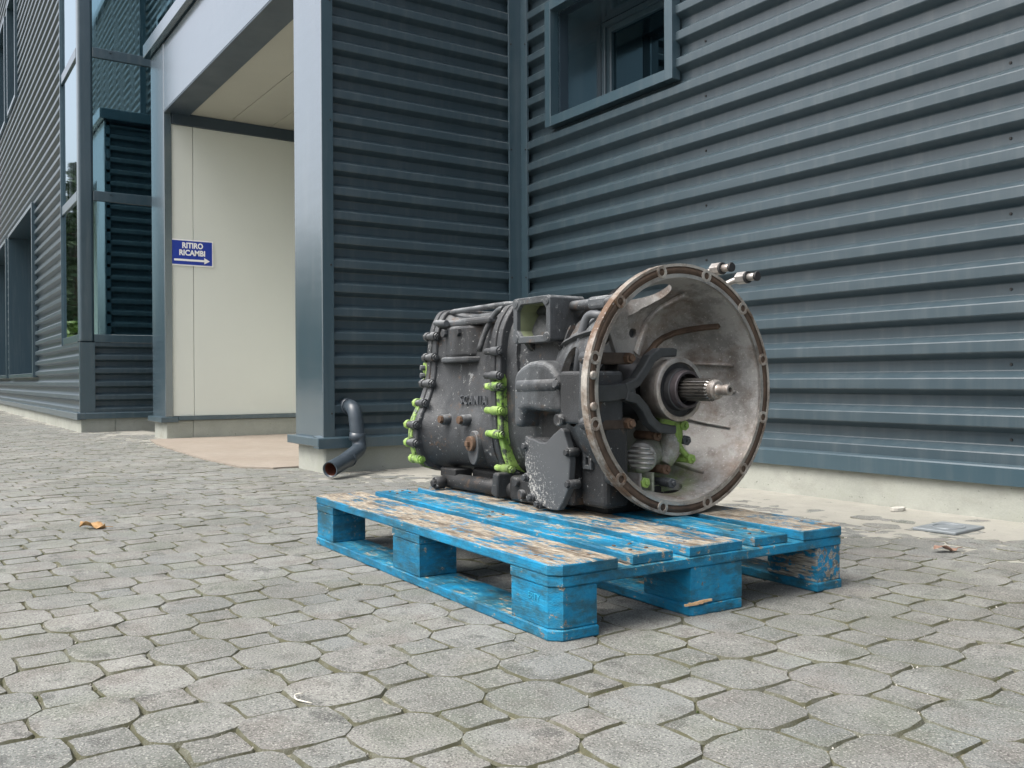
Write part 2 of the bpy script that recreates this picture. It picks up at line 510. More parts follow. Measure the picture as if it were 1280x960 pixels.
def empty(name, loc, label, cat, group=None):
    o = bpy.data.objects.new(name, None)
    o.empty_display_size = 0.1
    o.location = loc
    C.objects.link(o)
    tag(o, label, cat, group)
    return o
def tag(o, label=None, cat=None, group=None, kind=None):
    if label: o['label'] = label
    if cat: o['category'] = cat
    if group: o['group'] = group
    if kind: o['kind'] = kind
    return o
def text_mb(body, size, M, extrude=0.001, width=None, bold=0.0, space=1.0):
    cu_ = bpy.data.curves.new('lettering', 'FONT')
    cu_.body = body
    cu_.size = size
    cu_.extrude = extrude
    cu_.offset = bold
    cu_.space_character = space
    cu_.align_x = 'CENTER'
    cu_.align_y = 'CENTER'
    cu_.resolution_u = 3
    ob = bpy.data.objects.new('lettering', cu_)
    C.objects.link(ob)
    dg = bpy.context.evaluated_depsgraph_get()
    dg.update()
    me = bpy.data.meshes.new_from_object(ob.evaluated_get(dg))
    bpy.data.objects.remove(ob)
    bpy.data.curves.remove(cu_)
    mb = MB()
    xs = [v.co.x for v in me.vertices]
    k = 1.0 if width is None else width / (max(xs) - min(xs))
    mb.add([M @ Vector((v.co.x * k, v.co.y, v.co.z)) for v in me.vertices], [tuple(p.vertices) for p in me.polygons])
    bpy.data.meshes.remove(me)
    return mb
def fbm(x, y, z=0.0, s=1.0):
    return mnoise.fractal(Vector((x * s, y * s, z * s)), 1.0, 2.0, 4)

# ------------------------------------------------------------------ ground and paving
mb = MB()
mb.add([(-300, -300, -0.03), (300, -300, -0.03), (300, 300, -0.03), (-300, 300, -0.03)], [(0, 1, 2, 3)])
tag(mb.build('ground', 'yard_surface'), kind='structure')
mb = MB()
nx, ny = 120, 40
X0, X1, Y0, Y1 = -19.0, 1.2, -3.4, 3.2
vs, fs = [], []
for j in range(ny + 1):
    for i in range(nx + 1):
        x = X0 + (X1 - X0) * i / nx; y = Y0 + (Y1 - Y0) * j / ny
        vs.append((x, y, -0.0046 + 0.0018 * fbm(x, y, 0, 3.0)))
for j in range(ny):
    for i in range(nx):
        a = j * (nx + 1) + i
        fs.append((a, a + 1, a + nx + 2, a + nx + 1))
mb.add(vs, fs, True)
pavement = tag(mb.build('pavement', 'joint_sand'), kind='structure')

A = 0.1085
TH = 0.050
BX, BY = -1.380, 0.208
ct, st_ = math.cos(TH), math.sin(TH)
rng = random.Random(3)
def paver_outline(big, rg):
    if big:
        h, c = 0.0678, 0.0240
        base = [(-h + c, -h), (h - c, -h), (h, -h + c), (h, h - c), (h - c, h), (-h + c, h), (-h, h - c), (-h, -h + c)]
        pts = []
        for i in range(8):
            a = base[i]; b = base[(i + 1) % 8]
            bul = 0.0035 if i % 2 == 0 else 0.0016
            mx, my = (a[0] + b[0]) / 2, (a[1] + b[1]) / 2
            l = math.hypot(mx, my)
            pts += [a, (mx + mx / l * bul, my + my / l * bul)]
    else:
        h = 0.0392
        k = 0.006
        base = [(-h + k, -h), (h - k, -h), (h, -h + k), (h, h - k), (h - k, h), (-h + k, h), (-h, h - k), (-h, -h + k)]
        pts = []
        for i in range(8):
            a = base[i]; b = base[(i + 1) % 8]
            pts += [a]
            if i % 2 == 0:
                pts += [(a[0] * 0.67 + b[0] * 0.33, a[1] * 0.67 + b[1] * 0.33), (a[0] * 0.33 + b[0] * 0.67, a[1] * 0.33 + b[1] * 0.67)]
    return [(x + rg.uniform(-1, 1) * 0.0019, y + rg.uniform(-1, 1) * 0.0019) for x, y in pts]
def paver_geo(big, rg):
    o = paver_outline(big, rg)
    n = len(o)
    top, mid = [], []
    for x, y in o:
        l = math.hypot(x, y)
        k = (l - rg.uniform(0.0028, 0.0062)) / l
        top.append((x * k, y * k, rg.uniform(-0.0006, 0.0006)))
        mid.append((x, y, -0.0065))
    # slightly domed top, separate from the worn edge so that the edge stays readable
    vs = top + mid + top + [(0.0, 0.0, 0.0010)]
    fs = [(2 * n + i, 2 * n + (i + 1) % n, 3 * n) for i in range(n)] + [(i, n + i, n + (i + 1) % n, (i + 1) % n) for i in range(n)]
    return vs, fs
variants = {True: [paver_geo(True, rng) for _ in range(10)], False: [paver_geo(False, rng) for _ in range(8)]}
var_mesh = {}
for big in (True, False):
    for i, (vs, fs) in enumerate(variants[big]):
        m_ = MB(); m_.add(vs, fs, True)
        me = m_.mesh('paver_stone')
        me.materials.append(MT['paver_concrete'])
        var_mesh[(big, i)] = me
def in_building(x, y):
    if y > 2.93: return True
    if x < -4.33 and y > 1.80 and x > -8.05: return True
    if x < -9.05 and y > 1.33: return True
    return x < -8.0 and y > 2.0
cells = []
for m_ in range(-170, 30):
    for n_ in range(-45, 45):
        x = BX + A * (m_ * ct - n_ * st_)
        y = BY + A * (m_ * st_ + n_ * ct)
        if x < -18.5 or x > 1.0 or y < -3.2 or y > 3.0 or in_building(x, y):
            continue
        if x < -9 and y < -2.0: continue
        big = (m_ + n_) % 2 == 0
        d = Vector((x, y, 0)) - CAM
        dep = d.dot(cf)
        score = -1
        if dep > 0.3:
            u = d.dot(cr) / dep * FPX; w = d.dot(cu) / dep * FPX
            if abs(u) < 625 and -470 < w:
                score = (0.135 if big else 0.08) ** 2 / dep ** 3
                # stones under the pallet are largely hidden
                if -2.45 < x < -1.35 and 1.0 < y < 1.72: score *= 0.05
        cells.append((score, x, y, big, m_, n_))
cells.sort(key=lambda t: -t[0])
field = MB()
tones = []
def slab_z(x, y):
    return 0.0016 * fbm(x, y, 3.0, 2.0)
for k, (score, x, y, big, m_, n_) in enumerate(cells):
    rg = random.Random((m_ * 7919 + n_ * 104729) & 0xffffff)
    vi = rg.randrange(len(variants[big]))
    rot = TH + rg.choice((0, 1, 2, 3)) * math.pi / 2 + rg.uniform(-0.025, 0.025)
    x += rg.uniform(-0.0015, 0.0015); y += rg.uniform(-0.0015, 0.0015)
    z = slab_z(x, y) + rg.uniform(-0.0012, 0.0012)
    tx, ty = rg.uniform(-0.012, 0.012), rg.uniform(-0.012, 0.012)
    if k < 300:
        o = bpy.data.objects.new('paver', var_mesh[(big, vi)])
        o.location = (x, y, z)
        o.rotation_euler = (tx, ty, rot)
        C.objects.link(o)
        o.parent = pavement
    else:
        vs, fs = variants[big][vi]
        c_, s_ = math.cos(rot), math.sin(rot)
        field.add([(x + a * c_ - b * s_, y + a * s_ + b * c_, z + c2 + ty * a + tx * b) for a, b, c2 in vs], fs, True)
        tones += [rg.random()] * len(fs)
fo = field.build('paver_field', 'paver_concrete', pavement)
at_ = fo.data.attributes.new('tone', 'FLOAT', 'FACE')
at_.data.foreach_set('value', tones)
tag(fo, kind='stuff')

grit, moss = MB(), MB()
rg0 = random.Random(21)
near = [c for c in cells if c[0] > 0 and not c[3]][:420]
for (score, x, y, big, m_, n_) in near:
    for q_ in range(rg0.choice((5, 7, 9, 12))):
        t = rg0.uniform(-0.052, 0.052); o_ = rg0.choice((-1, 1)) * rg0.uniform(0.0385, 0.0435)
        a, b = (t, o_) if rg0.random() < 0.5 else (o_, t)
        px_, py_ = x + a * ct - b * st_, y + a * st_ + b * ct
        r_ = rg0.uniform(0.0010, 0.0026)
        tgt = grit if rg0.random() < 0.55 else moss
        if tgt is moss: r_ *= 1.25
        zz = -0.0035
        an = rg0.uniform(0, 6.28)
        vs = [(px_ + r_ * math.cos(an + k * 2.094) * rg0.uniform(.7, 1.3), py_ + r_ * math.sin(an + k * 2.094) * rg0.uniform(.7, 1.3), zz) for k in range(3)]
        vs.append((px_ + rg0.uniform(-.5, .5) * r_, py_ + rg0.uniform(-.5, .5) * r_, zz + r_ * rg0.uniform(1.0, 1.8)))
        tgt.add(vs, [(0, 1, 3), (1, 2, 3), (2, 0, 3)])
tag(grit.build('joint_grit', 'mortar'), 'pale sand grains in the joints between the pavers', 'grit', kind='stuff')
tag(moss.build('joint_moss', 'moss_green'), 'dull green moss tufts in the joints between the pavers', 'moss', kind='stuff')

# cement skim along the wall base, thinning out over the stones
def apron_edge(x):
    ks = [(-18, 0.70), (-11.6, 0.85), (-7.0, 1.05), (-5.6, 1.22), (-4.1, 1.30), (-3.65, 1.52), (-3.3, 1.95), (-2.6, 2.05), (-1.5, 2.13), (-1.0, 2.26), (1.2, 2.3)]
    for (a, b), (c, d) in zip(ks, ks[1:]):
        if a <= x <= c:
            return b + (d - b) * (x - a) / (c - a)
    return ks[-1][1]
mb = MB()
vs, fs, idx = [], [], {}
STEP = 0.03
ix0, ix1 = int(-18 / STEP), int(1.2 / STEP)
def apron_z(x, y):
    e = y - apron_edge(x) + 0.22 * fbm(x, y, 1.0, 1.7)
    sl = 0.0095 if x > -3.8 else 0.0070
    z = -0.0042 + sl * e + 0.0022 * fbm(x, y, 5.0, 9.0) + 0.0022 * fbm(x, y, 8.0, 26.0)
    top = 0.0036 if x > -4.6 else 0.0028
    return min(z, top + 0.0018 * fbm(x, y, 2.0, 7.0)), e
for i in range(ix0, ix1):
    for j in range(int(0.2 / STEP), int(2.99 / STEP)):
        x, y = i * STEP, j * STEP
        zc, e = apron_z(x, y)
        if e < -0.7 or zc < -0.011: continue
        if y > 2.98 or (x < -4.34 and y > 1.86) or (x < -9.12 and y > 1.40): continue
        f = []
        for a, b in ((0, 0), (1, 0), (1, 1), (0, 1)):
            key = (i + a, j + b)
            if key not in idx:
                idx[key] = len(vs)
                zz, _ = apron_z(key[0] * STEP, key[1] * STEP)
                vs.append((key[0] * STEP, key[1] * STEP, zz))
            f.append(idx[key])
        fs.append(tuple(f))
mb.add(vs, fs, True)
tag(mb.build('concrete_apron', 'apron_cement'), kind='structure')
mb = MB()
poly = [(-7.56, 1.62), (-7.0, 1.545), (-6.2, 1.50), (-5.4, 1.475), (-4.85, 1.50), (-4.68, 1.62), (-4.68, 2.96), (-7.58, 2.96)]
mb.prism(poly, lambda a, b, d: (a, b, d), -0.02, 0.0085)
tag(mb.build('porch_floor', 'porch_floor_concrete'), kind='structure')

# ------------------------------------------------------------------ building
PIT, Z0 = 0.1229, 0.1806
YW, XW, YP = 2.964, -4.307, 1.748
bld = empty('industrial_building', (-4.3, 3.5, 0), 'dark blue-grey building clad in horizontal corrugated metal with pale entrance porch', 'building')
def profile(z_lo, z_hi):
    pts = []
    D, h = 0.041, 0.0019
    k = int((z_lo - Z0) / PIT) - 1
    while Z0 + k * PIT < z_hi + PIT:
        z = Z0 + k * PIT
        # from low to high: valley, underside, crown, upper slope
        for dz, dd in ((-0.061 + h, D), (-0.022 - h, D), (-0.022 + h * 0.9, D - h * 1.1), (-h * 0.9, h * 1.1), (h, 0), (0.037 - h, 0), (0.037 + h * 0.9, h * 1.1), (0.0619 - h * 0.9, D - h * 1.1)):
            pts.append((z + dz, dd))
        k += 1
    pts.sort()
    out = [p for p in pts if z_lo < p[0] < z_hi]
    def interp(zq):
        for (a, b), (c, d) in zip(pts, pts[1:]):
            if a <= zq <= c:
                return b + (d - b) * (zq - a) / max(1e-9, c - a)
        return 0
    return [(z_lo, interp(z_lo))] + out + [(z_hi, interp(z_hi))]
def sheet_x(mb, x0, x1, yplane, z0, z1, n=1, sgn=1):
    """corrugated sheet along X, crowns on yplane, valleys sgn behind"""
    pr = profile(z0, z1)
    vs, fs = [], []
    for i in range(n + 1):
        x = x0 + (x1 - x0) * i / n
        vs += [(x, yplane + sgn * d, z) for z, d in pr]
    m = len(pr)
    for i in range(n):
        for k in range(m - 1):
            fs.append((i * m + k, (i + 1) * m + k, (i + 1) * m + k + 1, i * m + k + 1))
    mb.add(vs, fs)
def sheet_y(mb, y0, y1, xplane, z0, z1, sgn=-1):
    pr = profile(z0, z1)
    vs = [(xplane + sgn * d, y0, z) for z, d in pr] + [(xplane + sgn * d, y1, z) for z, d in pr]
    m = len(pr)
    mb.add(vs, [(k, m + k, m + k + 1, k + 1) for k in range(m - 1)])
HT = 7.0
# right wall with the window opening left free
WX0, WX1, WZ0, WZ1 = -3.99, -3.10, 1.90, 2.48
mb = MB()
for (a, b, c, d) in ((XW + 0.03, 4.5, Z0, WZ0), (XW + 0.03, WX0, WZ0, WZ1), (WX1, 4.5, WZ0, WZ1), (XW + 0.03, 4.5, WZ1, HT)):
    sheet_x(mb, a, b, YW, c, d)
mb.build('wall_cladding', 'cladding_paint', bld)
mb = MB(); sheet_x(mb, -9.09, XW + 0.03, YW, 3.0, HT); mb.build('wall_cladding', 'cladding_paint', bld)
mb = MB(); sheet_y(mb, 1.80, YW + 0.02, XW, Z0, 3.17); mb.build('wall_cladding', 'cladding_paint', bld)
mb = MB(); sheet_y(mb, YP + 0.02, YW + 0.02, -8.03, Z0, 3.17, 1); mb.build('wall_cladding', 'cladding_paint', bld)
# backing so that no light leaks
mb = MB(); mb.box(WX1, 4.5, YW + 0.044, YW + 0.10, 0.0, HT); mb.box(-9.0, WX0, YW + 0.044, YW + 0.10, 0.0, HT)
mb.box(WX0, WX1, YW + 0.044, YW + 0.10, 0.0, WZ0); mb.box(WX0, WX1, YW + 0.044, YW + 0.10, WZ1, HT)
mb.build('inner_wall', 'niche_paint', bld)
mb = MB(); mb.box(-9.3, 4.6, YW - 0.05, YW + 0.5, HT, HT + 0.12); mb.build('roof_coping', 'flashing_paint', bld, 0.004)
# corner flashing (inner corner)
mb = MB()
mb.box(XW + 0.003, XW + 0.061, YW - 0.004, YW - 0.0015, 0.1, HT)
mb.box(XW + 0.0015, XW + 0.004, YW - 0.083, YW - 0.004, 0.1, HT)
mb.box(XW + 0.061, XW + 0.064, YW - 0.005, YW + 0.010, 0.1, HT)
mb.box(XW - 0.008, XW + 0.005, YW - 0.086, YW - 0.083, 0.1, HT)
mb.build('corner_flashing', 'flashing_paint', bld, 0.0008, 1)
# drip flashing and plinth, right wall and recess wall
def drip_x(x0, x1, y, out=0.034, z1=Z0, h=0.062):
    mb = MB()
    sec = [(y - out, z1 - h), (y - out, z1 - 0.006), (y - out + 0.004, z1 - 0.001), (y + 0.045, z1 + 0.008), (y + 0.045, z1 - h + 0.003), (y - out + 0.004, z1 - h)]
    mb.loft([[(x0, a, b) for a, b in sec], [(x1, a, b) for a, b in sec]])
    return mb
drip_x(XW + 0.036, 4.5, YW).build('drip_flashing', 'flashing_paint', bld)
mb = MB()
sec = [(XW + 0.034, Z0 - 0.055), (XW + 0.034, Z0 - 0.006), (XW + 0.030, Z0 - 0.001), (XW - 0.04, Z0 + 0.008), (XW - 0.04, Z0 - 0.052)]
mb.loft([[(a, YP - 0.036, b) for a, b in sec], [(a, YW - 0.030, b) for a, b in sec]])
mb.build('drip_flashing', 'flashing_paint', bld)
mb = MB(); mb.box(XW + 0.003, 4.5, YW - 0.012, YW + 0.09, -0.02, Z0 - 0.012); mb.build('plinth', 'plinth_concrete', bld, 0.006)
mb = MB(); mb.box(-4.66, XW, YP + 0.012, YW - 0.0125, -0.02, Z0 - 0.010); mb.build('plinth', 'plinth_concrete', bld, 0.006)
# screws in the cladding
mb = MB()
def screw(p, ax):
    p = Vector(p); d = Vector(ax)
    mb.cyl(p, p + d * 0.004, 0.0055, 0.0045, 6)
for k in range(0, 24, 2):
    for x in (-1.55, -2.9, 0.2):
        z = Z0 + k * PIT - 0.0415 + PIT
        if not (WX0 - 0.1 < x < WX1 + 0.1 and WZ0 - 0.1 < z < WZ1 + 0.1):
            screw((x, YW + 0.041, z), (0, -1, 0))
for z in (0.30, 1.05, 1.78, 2.38):
    screw((XW + 0.004, 1.795, z), (1, 0, 0))
    screw((XW + 0.004, 2.893, z), (1, 0, 0))
    screw((XW + 0.05, YW - 0.004, z), (0, -1, 0))
so = mb.build('screws', 'black_rubber', bld); tag(so, kind='stuff')

def window_x(x0, x1, z0, z1, yf, depth, fw=0.055, pane_n=1, wall_y=YW):
    """window set deep in a wall that faces -Y, with a projecting metal surround"""
    mb = MB()
    for (a, b, c, d) in ((x0 - fw, x0, z0 - fw, z1 + fw), (x1, x1 + fw, z0 - fw, z1 + fw), (x0, x1, z0 - fw, z0), (x0, x1, z1, z1 + fw)):
        mb.box(a, b, yf, wall_y + 0.03, c, d)
    w = mb.build('window', 'flashing_paint', bld, 0.0015, 1)
    mb = MB()
    yb = yf + depth
    mb.box(x0 - 0.02, x0 - 0.001, yf + 0.002, yb, z0 - 0.02, z1 + 0.02); mb.box(x1 + 0.001, x1 + 0.02, yf + 0.002, yb, z0 - 0.02, z1 + 0.02)
    mb.box(x0 - 0.02, x1 + 0.02, yf + 0.002, yb, z0 - 0.02, z0 - 0.001); mb.box(x0 - 0.02, x1 + 0.02, yf + 0.002, yb, z1 + 0.001, z1 + 0.02)
    mb.build('reveal', 'porch_paint', w)
    mb = MB()
    for t, yo in ((0.030, 0.0), (0.062, 0.018)):
        for (a, b, c, d) in ((x0, x0 + t, z0, z1), (x1 - t, x1, z0, z1), (x0 + t, x1 - t, z0, z0 + t), (x0 + t, x1 - t, z1 - t, z1)):
            mb.box(a, b, yb - 0.04 + yo, yb + 0.02, c, d)
    mb.build('sash', 'flashing_paint', w, 0.003, 1)
    mb = MB(); mb.box(x0 + 0.06, x1 - 0.06, yb, yb + 0.012, z0 + 0.06, z1 - 0.06); mb.build('pane', 'dark_glass', w)
    return w
window_x(WX0, WX1, WZ0, WZ1, 2.940, 0.40, 0.052)
for x0, x1 in ((-6.1, -5.2), (-8.0, -7.2)):
    window_x(x0, x1, 4.1, 5.4, 2.92, 0.25, 0.06)

# porch: posts, fascia, soffit, cream lining
PXL0, PXL1, PXR0, PXR1 = -8.03, -7.59, -4.685, XW
ZS, ZC = 2.635, 3.175
mb = MB(); mb.box(PXR0, PXR1 + 0.002, YP, YP + 0.055, Z0 - 0.002, ZC); mb.build('porch_post', 'porch_paint', bld, 0.004)
mb = MB(); mb.box(PXR1 + 0.0025, PXR1 + 0.005, YP + 0.002, YP + 0.062, Z0 - 0.002, ZC); mb.build('corner_flashing', 'flashing_paint', bld, 0.0008, 1)
mb = MB(); mb.box(PXR0 + 0.002, PXR0 + 0.05, YP + 0.055, YW, 0.0, ZS); mb.build('porch_lining', 'cream_panel', bld)
mb = MB(); mb.box(PXL0, PXL1, YP, YP + 0.060, Z0 - 0.002, ZC); mb.build('porch_post', 'porch_paint', bld, 0.004)
for a, b in ((PXL0 + 0.02, PXL1 - 0.005), (PXR0 + 0.012, PXR1 - 0.004)):
    mb = MB(); mb.box(a, b, YP + 0.008, YP + 0.22, -0.02, Z0 - 0.03); mb.build('post_footing', 'plinth_concrete', bld, 0.008)
def cap(x0, x1, y0, y1):
    mb = MB(); mb.box(x0, x1, y0, y1, Z0 - 0.045, Z0 - 0.001)
    mb.build('post_base_trim', 'flashing_paint', bld, 0.004)
cap(PXL0 - 0.03, PXL1 + 0.012, YP - 0.036, YP + 0.10)
cap(PXR0 - 0.03, PXR1 + 0.031, YP - 0.038, YP + 0.066)
# fascia panel with slanted left end seam, underside strip, coping
mb = MB(); mb.box(PXL1 - 0.10, PXR0, YP + 0.003, YP + 0.12, ZS, ZC - 0.004); mb.build('porch_fascia', 'porch_paint', bld, 0.003)
mb = MB()
mb.box(PXL1, PXR0, YP + 0.004, YP + 0.20, ZS - 0.012, ZS - 0.001); mb.build('fascia_underside', 'niche_paint', bld)
for (a, b, c, d) in ((PXL0 - 0.05, PXR1 + 0.05, YP - 0.05, YP + 0.25), (PXR1 - 0.2, PXR1 + 0.05, YP + 0.25, YW - 0.01), (PXL0 - 0.05, PXL0 + 0.2, YP + 0.25, YW - 0.01)):
    mb = MB(); mb.box(a, b, c, d, ZC + 0.012, ZC + 0.12); mb.build('coping', 'porch_paint', bld, 0.004)
mb = MB(); mb.box(PXL0, PXR1, YP + 0.02, YW, ZC - 0.03, ZC + 0.010); mb.build('porch_roof', 'niche_paint', bld)
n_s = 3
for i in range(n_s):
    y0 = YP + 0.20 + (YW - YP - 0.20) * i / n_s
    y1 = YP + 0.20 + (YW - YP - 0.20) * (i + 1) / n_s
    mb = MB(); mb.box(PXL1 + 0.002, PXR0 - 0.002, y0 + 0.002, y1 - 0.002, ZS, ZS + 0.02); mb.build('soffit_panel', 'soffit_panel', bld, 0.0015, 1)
XC = PXL1 - 0.012
for y0, y1 in ((YP + 0.062, 1.975), (1.979, YW - 0.002)):
    mb = MB(); mb.box(XC - 0.04, XC, y0, y1, Z0 + 0.004, ZS - 0.095); mb.build('lining_panel', 'cream_panel', bld, 0.002, 1)
mb = MB(); mb.box(PXL1 - 0.03, PXL1 + 0.012, YP + 0.062, YW, ZS - 0.095, ZS - 0.002); mb.build('ceiling_trim', 'niche_paint', bld, 0.002)
mb = MB(); mb.box(XC - 0.04, XC + 0.03, YP + 0.101, YW, Z0 - 0.030, Z0 + 0.003); mb.build('base_trim', 'flashing_paint', bld, 0.002)
mb = MB(); mb.box(XC - 0.15, XC + 0.012, YP + 0.22, YW, -0.02, Z0 - 0.031); mb.build('plinth', 'plinth_concrete', bld, 0.006)
mb = MB(); mb.box(PXL1 - 0.05, PXR0 + 0.05, YW - 0.02, YW + 0.02, 0.0, ZS); mb.build('porch_back_wall', 'cream_panel', bld)
mb = MB(); mb.box(PXL0 + 0.01, PXL0 + 0.05, YP + 0.22, YW, -0.02, Z0); mb.build('plinth', 'plinth_concrete', bld)

# office wing on the left with corner glazing
XO, YO = -9.09, 1.345
GZ = [(0.905, 2.135), (2.230, 3.455), (3.550, 4.80)]
mb = MB()
N1 = (-15.4, -12.5, 0.575, 2.61)
N2 = (-19.0, -15.9, 0.575, 2.61)
U1 = (-15.36, -14.33, 4.47, 6.0)
U2 = (-17.2, -15.86, 4.47, 6.0)
XL = -24.0
for (a, b, c, d) in ((XL, -10.13, Z0, 0.575), (-12.5, -10.13, 0.575, 2.61), (-15.9, -15.4, 0.575, 2.61), (XL, -19.0, 0.575, 2.61), (XL, -10.13, 2.61, 4.47),
                     (-14.33, -10.13, 4.47, 6.0), (-15.86, -15.36, 4.47, 6.0), (XL, -17.2, 4.47, 6.0), (XL, -10.13, 6.0, HT), (-10.13, XO - 0.05, Z0, 0.83)):
    sheet_x(mb, a, b, YO, c, d)
mb.build('wall_cladding', 'cladding_paint', bld)
mb = MB(); mb.box(XL, -10.13, YO + 0.40, YO + 0.45, 0, HT); mb.build('inner_wall', 'niche_paint', bld)
for (a, b, c, d) in (N1, N2, U1, U2):
    mb = MB(); t = 0.05
    for (p, q_, r_, s_) in ((a - t, a, c - t, d + t), (b, b + t, c - t, d + t), (a, b, c - t, c), (a, b, d, d + t)):
        mb.box(p, q_, YO - 0.03, YO + 0.40, r_, s_)
    w = mb.build('window', 'flashing_paint', bld, 0.003, 1)
    mb = MB(); mb.box(a, b, YO + 0.36, YO + 0.39, c, d); mb.build('pane', 'niche_paint', w)
mb = MB(); sheet_y(mb, YO + 0.13, YW, XO, Z0, 0.83); mb.build('wall_cladding', 'cladding_paint', bld)
mb = MB(); mb.box(XO - 0.10, XO + 0.003, YO - 0.003, YO + 0.125, 0.832, HT); mb.build('corner_post', 'flashing_paint', bld, 0.022, 3)
mb = MB(); mb.box(XO - 0.04, XO + 0.002, YO - 0.002, YO + 0.13, Z0, 0.828); mb.build('corner_flashing', 'flashing_paint', bld, 0.002, 1)
drip_x(XL, XO + 0.030, YO, 0.03).build('drip_flashing', 'flashing_paint', bld)
mb = MB()
sec = [(XO + 0.034, Z0 - 0.055), (XO + 0.034, Z0 - 0.006), (XO + 0.030, Z0 - 0.001), (XO - 0.04, Z0 + 0.008), (XO - 0.04, Z0 - 0.052)]
mb.loft([[(a, YO - 0.028, b) for a, b in sec], [(a, YW, b) for a, b in sec]])
mb.build('drip_flashing', 'flashing_paint', bld)
mb = MB(); mb.box(XL, XO + 0.004, YO + 0.004, YO + 0.3, -0.02, Z0 - 0.012); mb.build('plinth', 'plinth_concrete', bld, 0.008)
mb = MB(); mb.box(XO - 0.3, XO + 0.0035, YO + 0.3, YW, -0.02, Z0 - 0.012); mb.build('plinth', 'plinth_concrete', bld, 0.008)
ztr = [(0.832, 0.903), (2.137, 2.228), (3.457, 3.548), (4.802, 4.90)]
for z0, z1 in ztr:
    mb = MB(); mb.box(XO - 0.06, XO + 0.004, YO + 0.125, YW, z0, z1); mb.build('transom', 'flashing_paint', bld, 0.003, 1)
    mb = MB(); mb.box(-10.13, XO - 0.10, YO - 0.004, YO + 0.06, z0, z1); mb.build('transom', 'flashing_paint', bld, 0.003, 1)
mb = MB(); mb.box(-10.15, -10.13, YO - 0.012, YO + 0.06, 0.83, HT); mb.build('mullion', 'flashing_paint', bld)
GZ2 = GZ + [(4.90, HT)]
for z0, z1 in GZ2:
    mb = MB(); mb.box(XO - 0.035, XO - 0.012, YO + 0.125, YW, z0, z1); mb.build('pane', 'window_glass', bld)
    mb = MB(); mb.box(-10.13, XO - 0.10, YO + 0.012, YO + 0.035, z0, z1); mb.build('pane', 'window_glass', bld)
for z0, z1 in ztr[1:3]:
    mb = MB(); mb.cyl((XO + 0.004, 1.62, z1 - 0.02), (XO + 0.016, 1.62, z1 - 0.02), 0.012, 0.010, 8)
    mb.build('drain_cap', 'flashing_paint', bld)

# ------------------------------------------------------------------ wall sign
sx = XC + 0.003
sg = empty('wall_sign', (sx, 1.965, 1.48), 'blue sign with white lettering and right-pointing arrow on the cream porch wall', 'sign')
SY0, SY1, SZ0, SZ1 = YP + 0.045, 2.135, 1.405, 1.618
mb = MB(); mb.box(sx, sx + 0.004, SY0, SY1, SZ0, SZ1); mb.build('sign_board', 'sign_white', sg)
mb = MB(); mb.box(sx + 0.004, sx + 0.0055, SY0 + 0.010, SY1 - 0.010, SZ0 + 0.010, SZ1 - 0.010); mb.build('sign_face', 'sign_blue', sg)
def sign_M(y, z):
    return Matrix.Translation((sx + 0.0062, y, z)) @ Matrix.Rotation(R(90), 4, 'Z') @ Matrix.Rotation(R(90), 4, 'X')
cy = (SY0 + SY1) / 2
text_mb('RITIRO', 0.062, sign_M(cy + 0.005, SZ0 + 0.163), 0.0006, 0.165, 0.0022).build('lettering', 'sign_white', sg)
text_mb('RICAMBI', 0.062, sign_M(cy + 0.002, SZ0 + 0.104), 0.0006, 0.205, 0.0022).build('lettering', 'sign_white', sg)
mb = MB()
y0, y1, zc = SY0 + 0.030, SY1 - 0.028, SZ0 + 0.046
arrow = [(y0, zc - 0.008), (y1 - 0.045, zc - 0.008), (y1 - 0.045, zc - 0.026), (y1, zc), (y1 - 0.045, zc + 0.026), (y1 - 0.045, zc + 0.008), (y0, zc + 0.008)]
mb.prism(arrow, lambda a, b, d: (d, a, b), sx + 0.0056, sx + 0.0068)
mb.build('arrow', 'sign_white', sg)

# ------------------------------------------------------------------ rainwater pipe
pp = empty('drain_pipe', (-4.15, 1.80, 0), 'grey bent plastic drain pipe coming out of the wall beside the porch post', 'pipe')
def arc(pts, rad, n=6):
    """polyline with rounded corners"""
    P = [Vector(p) for p in pts]
    out = [P[0]]
    for a, b, c in zip(P, P[1:], P[2:]):
        d1 = (a - b).normalized(); d2 = (c - b).normalized()
        r_ = min(rad, (a - b).length * 0.48, (c - b).length * 0.48)
        s, e = b + d1 * r_, b + d2 * r_
        for i in range(n + 1):
            t = i / n
            out.append(s * (1 - t) ** 2 + b * 2 * t * (1 - t) + e * t * t)
    out.append(P[-1])
    return out
pr_ = 0.036
E1 = Vector((-4.02, 1.665, 0.047)); E0 = Vector((-4.205, 1.905, 0.105))
path = arc([(-4.36, 1.885, 0.335), (-4.235, 1.887, 0.335), (-4.215, 1.893, 0.20), E0 + Vector((0, 0, 0.02)), E1.lerp(E0, 0.35)], 0.07)
mb = MB(); mb.tube(path, pr_, 18, False, False); mb.build('bend', 'pipe_pvc', pp)
dv = (E1 - E0).normalized()
mb = MB(); mb.tube([E0 + (E1 - E0) * 0.40, E1], 0.0385, 18, False, False)
rim = [E1 + o for o in (Vector(), )]
mb.tube([E1, E1 - dv * 0.0005, E1 - dv * 0.14], [0.0385, 0.0335, 0.0335], 18, False, True)
mb.build('outlet', 'pipe_pvc', pp)
mb = MB(); mb.tube([E1 - dv * 0.012, E1 - dv * 0.13], 0.0330, 18, False, True); mb.build('inner_rust', 'pipe_rust', pp)
for t0, t1, src in ((0.36, 0.42, None),):
    mb = MB(); mb.tube([E0.lerp(E1, t0), E0.lerp(E1, t1)], 0.0405, 18); mb.build('collar', 'pipe_pvc', pp)
